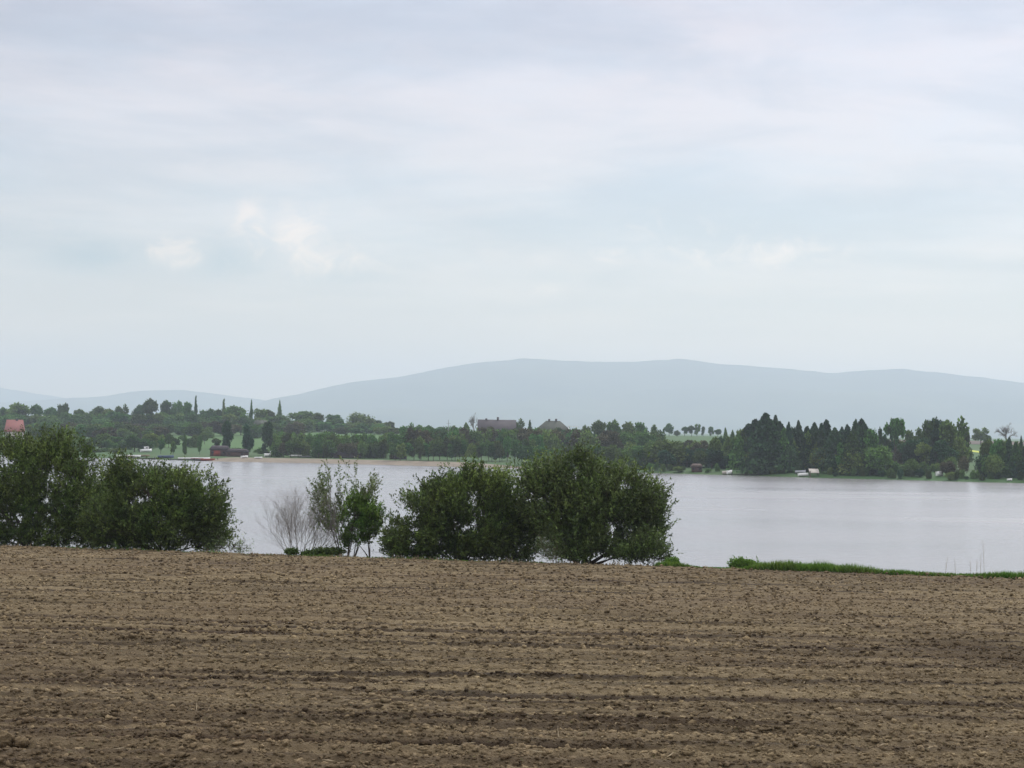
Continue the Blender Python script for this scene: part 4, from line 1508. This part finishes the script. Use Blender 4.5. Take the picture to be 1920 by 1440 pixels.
def house(name, label, cat, px, D, wpx, top_py, wall_h, depth, m_wall, m_roof, hip=0.0, chimneys=(), rz=0.0, windows=3, door=True, storeys=1):
    p = P(px, top_py, D)
    z0 = g(p.x, D)
    w = wpx * D / FPX
    H = p.z - z0
    t = empty(name, (p.x, D, z0), rz)
    tagged(t, label, cat)
    MB().box(-w / 2 + .3, w / 2 - .3, -depth / 2 + .3, depth / 2 - .3, -.8, H * wall_h).part('wall', m_wall, t)
    hw, hd, zr, e = w / 2, depth / 2, H, H * wall_h
    i = w * hip
    v = [(-hw, -hd, e), (hw, -hd, e), (hw, hd, e), (-hw, hd, e), (-hw + i, 0, zr), (hw - i, 0, zr),
         (-hw, -hd, e - .2), (hw, -hd, e - .2), (hw, hd, e - .2), (-hw, hd, e - .2)]
    mb = MB()
    mb.add(v, [(0, 1, 5, 4), (2, 3, 4, 5), (6, 7, 1, 0), (7, 8, 2, 1), (8, 9, 3, 2), (9, 6, 0, 3), (9, 8, 7, 6)], [(1, 2, 5), (3, 0, 4)])
    rf = mb.part('roof', m_roof, t)
    for (cx, ch) in chimneys:
        MB().box(cx * w - .35, cx * w + .35, -.35, .35, zr - .9, zr + ch).part('chimney', M_roof_brn, rf)
    for s in range(storeys):
        for k in range(windows):
            xx = -w / 2 + w * (k + .5) / windows
            zz = e * (s + .35) / storeys
            if door and s == 0 and k == windows // 2:
                MB().box(xx - .5, xx + .5, -depth / 2 + .22, -depth / 2 + .297, .0, min(2.0, e * .9)).part('door', M_dark, t)
                continue
            hh_ = min(1.1, e / storeys * .45)
            wf = MB()
            wf.box(xx - .6, xx + .6, -depth / 2 + .2, -depth / 2 + .297, zz, zz + hh_)
            f = wf.part('window', M_white, t)
            MB().box(xx - .48, xx + .48, -depth / 2 + .17, -depth / 2 + .197, zz + .12, zz + hh_ - .12).part('pane', M_glass, f)
    return t


house('house', 'house with a bright red tiled roof among the trees at the left edge', 'house', 28, 640, 36, 787, .48, 8, M_plaster, M_roof_red, rz=.2, windows=3, hip=.08, chimneys=((.1, .5),))
house('house', 'long dark brown roofed house on the rise in the middle', 'house', 932, 650, 72, 787, .55, 10, M_brownwall, M_roof_brn, chimneys=((.02, .9), (-.28, .4)), windows=7, storeys=2)
house('house', 'house with a wide hipped olive roof right of the long brown one', 'house', 1037, 650, 72, 789, .55, 11, M_plaster, M_roof_olv, hip=.32, chimneys=((-.10, .6), (.08, .7)), windows=6, storeys=2)
house('house', 'small pale gabled house half hidden between the poplars', 'house', 489, 800, 22, 788, .5, 8, M_plaster, M_roof_olv, windows=2, rz=.5)
# porch beside the olive roof
p = P(1074, 799, 640)
t = empty('carport', (p.x, 640, g(p.x, 640)))
tagged(t, 'flat roofed pale open porch right of the hipped olive roof', 'carport')
H = p.z - g(p.x, 640)
MB().box(-1.6, 1.6, -1.5, 1.5, H - .2, H).part('roof', M_white, t)
for (x_, y_) in ((-1.4, -1.3), (1.4, -1.3), (-1.4, 1.3), (1.4, 1.3)):
    MB().box(x_ - .1, x_ + .1, y_ - .1, y_ + .1, -.3, H - .2).part('post', M_white, t)
# mast
p = P(841, 787, 620)
t = empty('mast', (p.x, 620, g(p.x, 620)))
tagged(t, 'thin grey metal mast sticking up above the middle treeline', 'mast')
H = p.z - g(p.x, 620)
MB().tube([(0, 0, -.3), (0, 0, H * .6), (0, 0, H)], [.22, .16, .08], 6).part('pole', M_metal, t)
MB().tube([(-.7, 0, H - 1.2), (.7, 0, H - 1.2)], [.05, .05], 4).part('crossbar', M_metal, t)


def place(name, label, cat, px, py, rz=0.0, lift=0.0):
    x_, y_ = far_hit(px, py)
    t = empty(name, (x_, y_, max(0.0, g(x_, y_)) + lift), rz)
    return tagged(t, label, cat)


def boathouse(label, px, py, w, h, d, wall, roof, door=None, name='boathouse'):
    t = place(name, label, 'shed', px, py)
    e = h * .6
    MB().box(-w / 2, w / 2, -d / 2, d / 2, -.3, e).part('wall', wall, t)
    mb = MB()
    o_ = .3
    v = [(-w / 2 - o_, -d / 2 - o_, e), (w / 2 + o_, -d / 2 - o_, e), (w / 2 + o_, d / 2 + o_, e), (-w / 2 - o_, d / 2 + o_, e), (-w / 2 * .9, 0, h), (w / 2 * .9, 0, h)]
    mb.add(v, [(0, 1, 5, 4), (2, 3, 4, 5), (3, 2, 1, 0)], [(1, 2, 5), (3, 0, 4)])
    mb.part('roof', roof, t)
    if door:
        MB().box(-.9 - w * .1, .9 - w * .1, -d / 2 - .05, -d / 2 - .003, 0, e * .9).part('door', door, t)
    for k in (-.35, .3):
        f = MB().box(w * k - .3, w * k + .3, -d / 2 - .06, -d / 2 - .003, e * .45, e * .75).part('window', M_brownwall, t)
        MB().box(w * k - .24, w * k + .24, -d / 2 - .09, -d / 2 - .063, e * .5, e * .7).part('pane', M_glass, f)
    return t


boathouse('boathouse with a dark gabled roof and bright red door by the beach', 412, 855, 4.4, 2.7, 4, M_brownwall, M_dark, M_red)
boathouse('long low dark red brown shed joined right of the boathouse', 445, 856, 5.0, 2.0, 4, M_brownwall, M_dark, name='shed')
boathouse('long dark purplish brown shed behind the beach', 652, 859, 7.0, 1.9, 4, M_dark, M_dark, name='shed')
boathouse('smaller dark shed left of the long purplish brown one', 600, 858, 4.0, 1.8, 3, M_dark, M_dark, name='shed')
boathouse('dark shed in the trees at the right end of the yellow green clearing', 750, 861, 3.2, 2.2, 3, M_dark, M_dark, name='shed')
boathouse('purplish grey shed at the right end of the sandy beach', 1016, 868, 3.2, 1.8, 3, M_brownwall, M_roof_brn, name='shed')
boathouse('small grey cabin just above the tallest willow', 1118, 877, 2.2, 1.2, 2, M_plaster, M_roof_brn, name='cabin')
boathouse('small hut with a pale grey brown roof under the dome shaped bush', 1306, 884, 2.0, 1.7, 3, M_brownwall, M_plough, name='hut')


def boat(label, px, py, L, B, Hh, mat, rz=0, cabin=False, name='rowing_boat', stripe=None, lift=0.0, cat='boat'):
    t = place(name, label, cat, px, py, rz, lift)
    nseg = 9
    v, q_ = [], []
    for i in range(nseg):
        s = i / (nseg - 1)
        w = B / 2 * (1 - max(0, (s - .45) / .55) ** 2.2) * (0.82 + .18 * min(1, s * 4))
        sheer = Hh * (1 + .25 * s * s)
        xx = (s - .5) * L
        v += [(xx, -w, sheer), (xx, -w * .72, Hh * .15), (xx, 0, 0), (xx, w * .72, Hh * .15), (xx, w, sheer), (xx, w * .86, sheer - .02), (xx, w * .6, Hh * .35), (xx, -w * .6, Hh * .35), (xx, -w * .86, sheer - .02)]
    for i in range(nseg - 1):
        for j in range(9):
            q_.append((i * 9 + j, (i + 1) * 9 + j, (i + 1) * 9 + (j + 1) % 9, i * 9 + (j + 1) % 9))
    mb = MB()
    mb.add(v, q_)
    mb.add([v[k] for k in (0, 1, 2, 3, 4)], [], [(0, 1, 2), (0, 2, 3), (0, 3, 4)])
    mb.part('hull', mat, t, True)
    for s in (-.25, .1):
        MB().box(L * s - .12, L * s + .12, -B * .36, B * .36, Hh * .72, Hh * .78).part('thwart', M_straw, t)
    if cabin:
        c = MB().box(-L * .15, L * .18, -B * .3, B * .3, Hh * .8, Hh * 1.9).part('cabin', M_white, t)
        for sg in (-1, 1):
            MB().box(-L * .10, L * .13, sg * (B * .3 + .003), sg * (B * .3 + .02), Hh * 1.3, Hh * 1.7).part('window', M_glass, c)
    if stripe:
        MB().box(-L * .44, L * .2, -B / 2 - .03, -B / 2 + .02, Hh * .55, Hh * .8).part('stripe', stripe, t)
    return t


boat('white boat drawn up at the left end of the far shore', 232, 857, 3.8, 1.3, .5, M_white)
boat('white boat with a reddish side moored next to the leftmost one', 247, 858, 4.6, 1.5, .55, M_white, stripe=M_red)
boat('pale boat on the grass right of the red sided one', 268, 856, 3.4, 1.2, .4, M_straw)
boat('white boat on trestles standing up the bank among the left trees', 274, 848, 3.2, 1.4, .8, M_white, rz=.6, cabin=True, name='motor_boat')
boat('blue covered boat lying on the left shore', 311, 859, 4.0, 1.4, .6, M_blue)
boat('pale boat moored left of the red bottomed one near the boathouse', 353, 862, 5.0, 1.5, .45, M_white)
boat('light rowing boat moored beside the boathouse with a red bottom stripe', 375, 863, 5.0, 1.6, .6, M_white, stripe=M_red)
boat('dull red flat boat at the end of the mooring near the boathouse', 390, 864, 3.5, 1.4, .5, M_red)
boat('small white dinghy on the sand right of the boathouse', 459, 859, 2.2, 1.0, .5, M_white, rz=.9, name='dinghy')
boat('small pale dinghy on the sand farther right of the boathouse', 485, 860, 2.0, .9, .4, M_white, rz=-.4, name='dinghy')
boat('bright white motor boat on the grass above the beach', 511, 857, 4.2, 1.6, .9, M_white, rz=.25, cabin=True, name='motor_boat')
boat('red covered boat between the bright white one and the grey one', 520, 853, 2.4, 1.4, 1.1, M_red, rz=.3)
boat('grey white cabin boat standing on the grass behind the beach', 534, 852, 5.2, 1.7, .9, M_metal, cabin=True, name='motor_boat')
boat('flat white boat turned over on the grass right of the grey cabin boat', 558, 857, 4.0, 1.4, .5, M_white)
boat('grey boat low in the grass before the long dark shed', 578, 858, 4.0, 1.3, .4, M_metal)
boat('pair end pale boat at the waterline below the small caravan', 1361, 890, 1.6, .9, .7, M_plaster)
boat('shorter pale boat touching the one below the small caravan', 1368, 890, 1.2, .9, .8, M_white, rz=.4)
boat('white rowing boat on the grass left of the white canopy', 1506, 893, 2.2, 1.0, .6, M_white, rz=.2)
boat('grey white boat tilted in the grass behind the white rowing boat', 1501, 889, 2.2, 1.1, .7, M_metal, rz=-.4)
boat('small white boat with a hooked bow on the right shore', 1762, 893, 1.7, .9, .9, M_white, rz=.5)
boat('tiny pale boat low at the waterline by the right edge', 1893, 902, 1.0, .6, .4, M_white)


def jetty(label, px, py, L, mat=M_dark, out_=2.5):
    x_, y_ = far_hit(px, py)
    y_ = ysf(x_) - .5
    t = empty('jetty', (x_, y_, 0))
    tagged(t, label, 'jetty')
    nb = int(L / .6)
    for k in range(nb):
        MB().box(-L / 2 + k * .6, -L / 2 + k * .6 + .52, -out_ / 2, out_ / 2 - .6, .30, .36).part('plank', mat, t)
    for xx in (-L / 2 + .2, 0, L / 2 - .2):
        MB().tube([(xx, -out_ / 2 + .2, -1.0), (xx, -out_ / 2 + .2, .7)], [.09, .09], 6).part('post', mat, t)
    MB().box(-L / 2, L / 2, -out_ / 2 + .25, -out_ / 2 + .4, .18, .297).part('beam', mat, t)
    return t


jetty('dark low wooden jetty under the two leftmost boats', 262, 860, 9)
jetty('dark low wooden jetty beside the boats near the boathouse', 366, 864, 12)
jetty('thin dark jetty along the right shore beside the pale boats', 1395, 891, 6, out_=1.2)


def caravan(label, px, py, L, H, mat=M_white):
    t = place('caravan', label, 'caravan', px, py)
    v = [(-L / 2, .3), (L / 2, .3), (L / 2, H * .75), (L / 2 - .25, H), (-L / 2 + .25, H), (-L / 2, H * .75)]
    mb = MB()
    k = len(v)
    pts = [(x_, -1, z_) for x_, z_ in v] + [(x_, 1, z_) for x_, z_ in v]
    q_ = [(i, (i + 1) % k, k + (i + 1) % k, k + i) for i in range(k)]
    mb.add(pts, q_ + [(0, 1, 2, 5), (2, 3, 4, 5), (k, k + 5, k + 2, k + 1), (k + 2, k + 5, k + 4, k + 3)])
    mb.part('body', mat, t)
    MB().box(-L * .25, L * .25, -1.05, -1.003, H * .5, H * .78).part('window', M_glass, t)
    for sgn in (-1, 1):
        MB().tube([(0, sgn * 1.02, .3), (0, sgn * .85, .3)], [.3, .3], 10).part('wheel', M_rubber, t)
    MB().box(L / 2, L / 2 + .8, -.06, .06, .3, .4).part('tow_bar', M_metal, t)
    return t


caravan('small white caravan between trees above the yellow green clearing', 722, 845, 2.2, 1.5)
caravan('small pale caravan on the dark slope above the two pale boats', 1366, 876, 1.7, 1.3)
# canopy with dark underside in the trees, and the white canopy by the water


def canopy(label, px, py, w, d, h, tilt, mat, posts=4):
    t = place('canopy', label, 'canopy', px, py)
    v = [(-w / 2, -d / 2, h - tilt), (w / 2, -d / 2, h - tilt), (w / 2, d / 2, h), (-w / 2, d / 2, h)]
    mb = MB()
    mb.add(v + [(x_, y_, z_ - .08) for x_, y_, z_ in v], [(0, 1, 2, 3), (7, 6, 5, 4), (0, 4, 5, 1), (1, 5, 6, 2), (2, 6, 7, 3), (3, 7, 4, 0)])
    mb.part('roof', mat, t)
    for (x_, y_) in ((-w / 2 + .1, -d / 2 + .1), (w / 2 - .1, -d / 2 + .1), (-w / 2 + .1, d / 2 - .1), (w / 2 - .1, d / 2 - .1)):
        MB().box(x_ - .05, x_ + .05, y_ - .05, y_ + .05, -.2, h - tilt - .08 + (tilt * .85 if y_ > 0 else 0)).part('post', M_dark, t)
    return t


canopy('flat pale canopy on dark posts under the trees behind the beach', 835, 852, 2.4, 2, 1.6, .1, M_plaster)
canopy('white slanting canopy on posts at the right shore by the brown mooring post', 1526, 893, 2.0, 1.6, 1.5, .8, M_plaster)
t = place('mooring_post', 'brown upright mooring post in front of the white slanting canopy', 'post', 1519, 896)
MB().tube([(0, 0, -.6), (0, 0, 1.3)], [.11, .09], 7).part('post', M_brownwall, t)
MB().tube([(0, 0, 1.3), (0, 0, 1.36)], [.12, .02], 7).part('cap', M_dark, t)
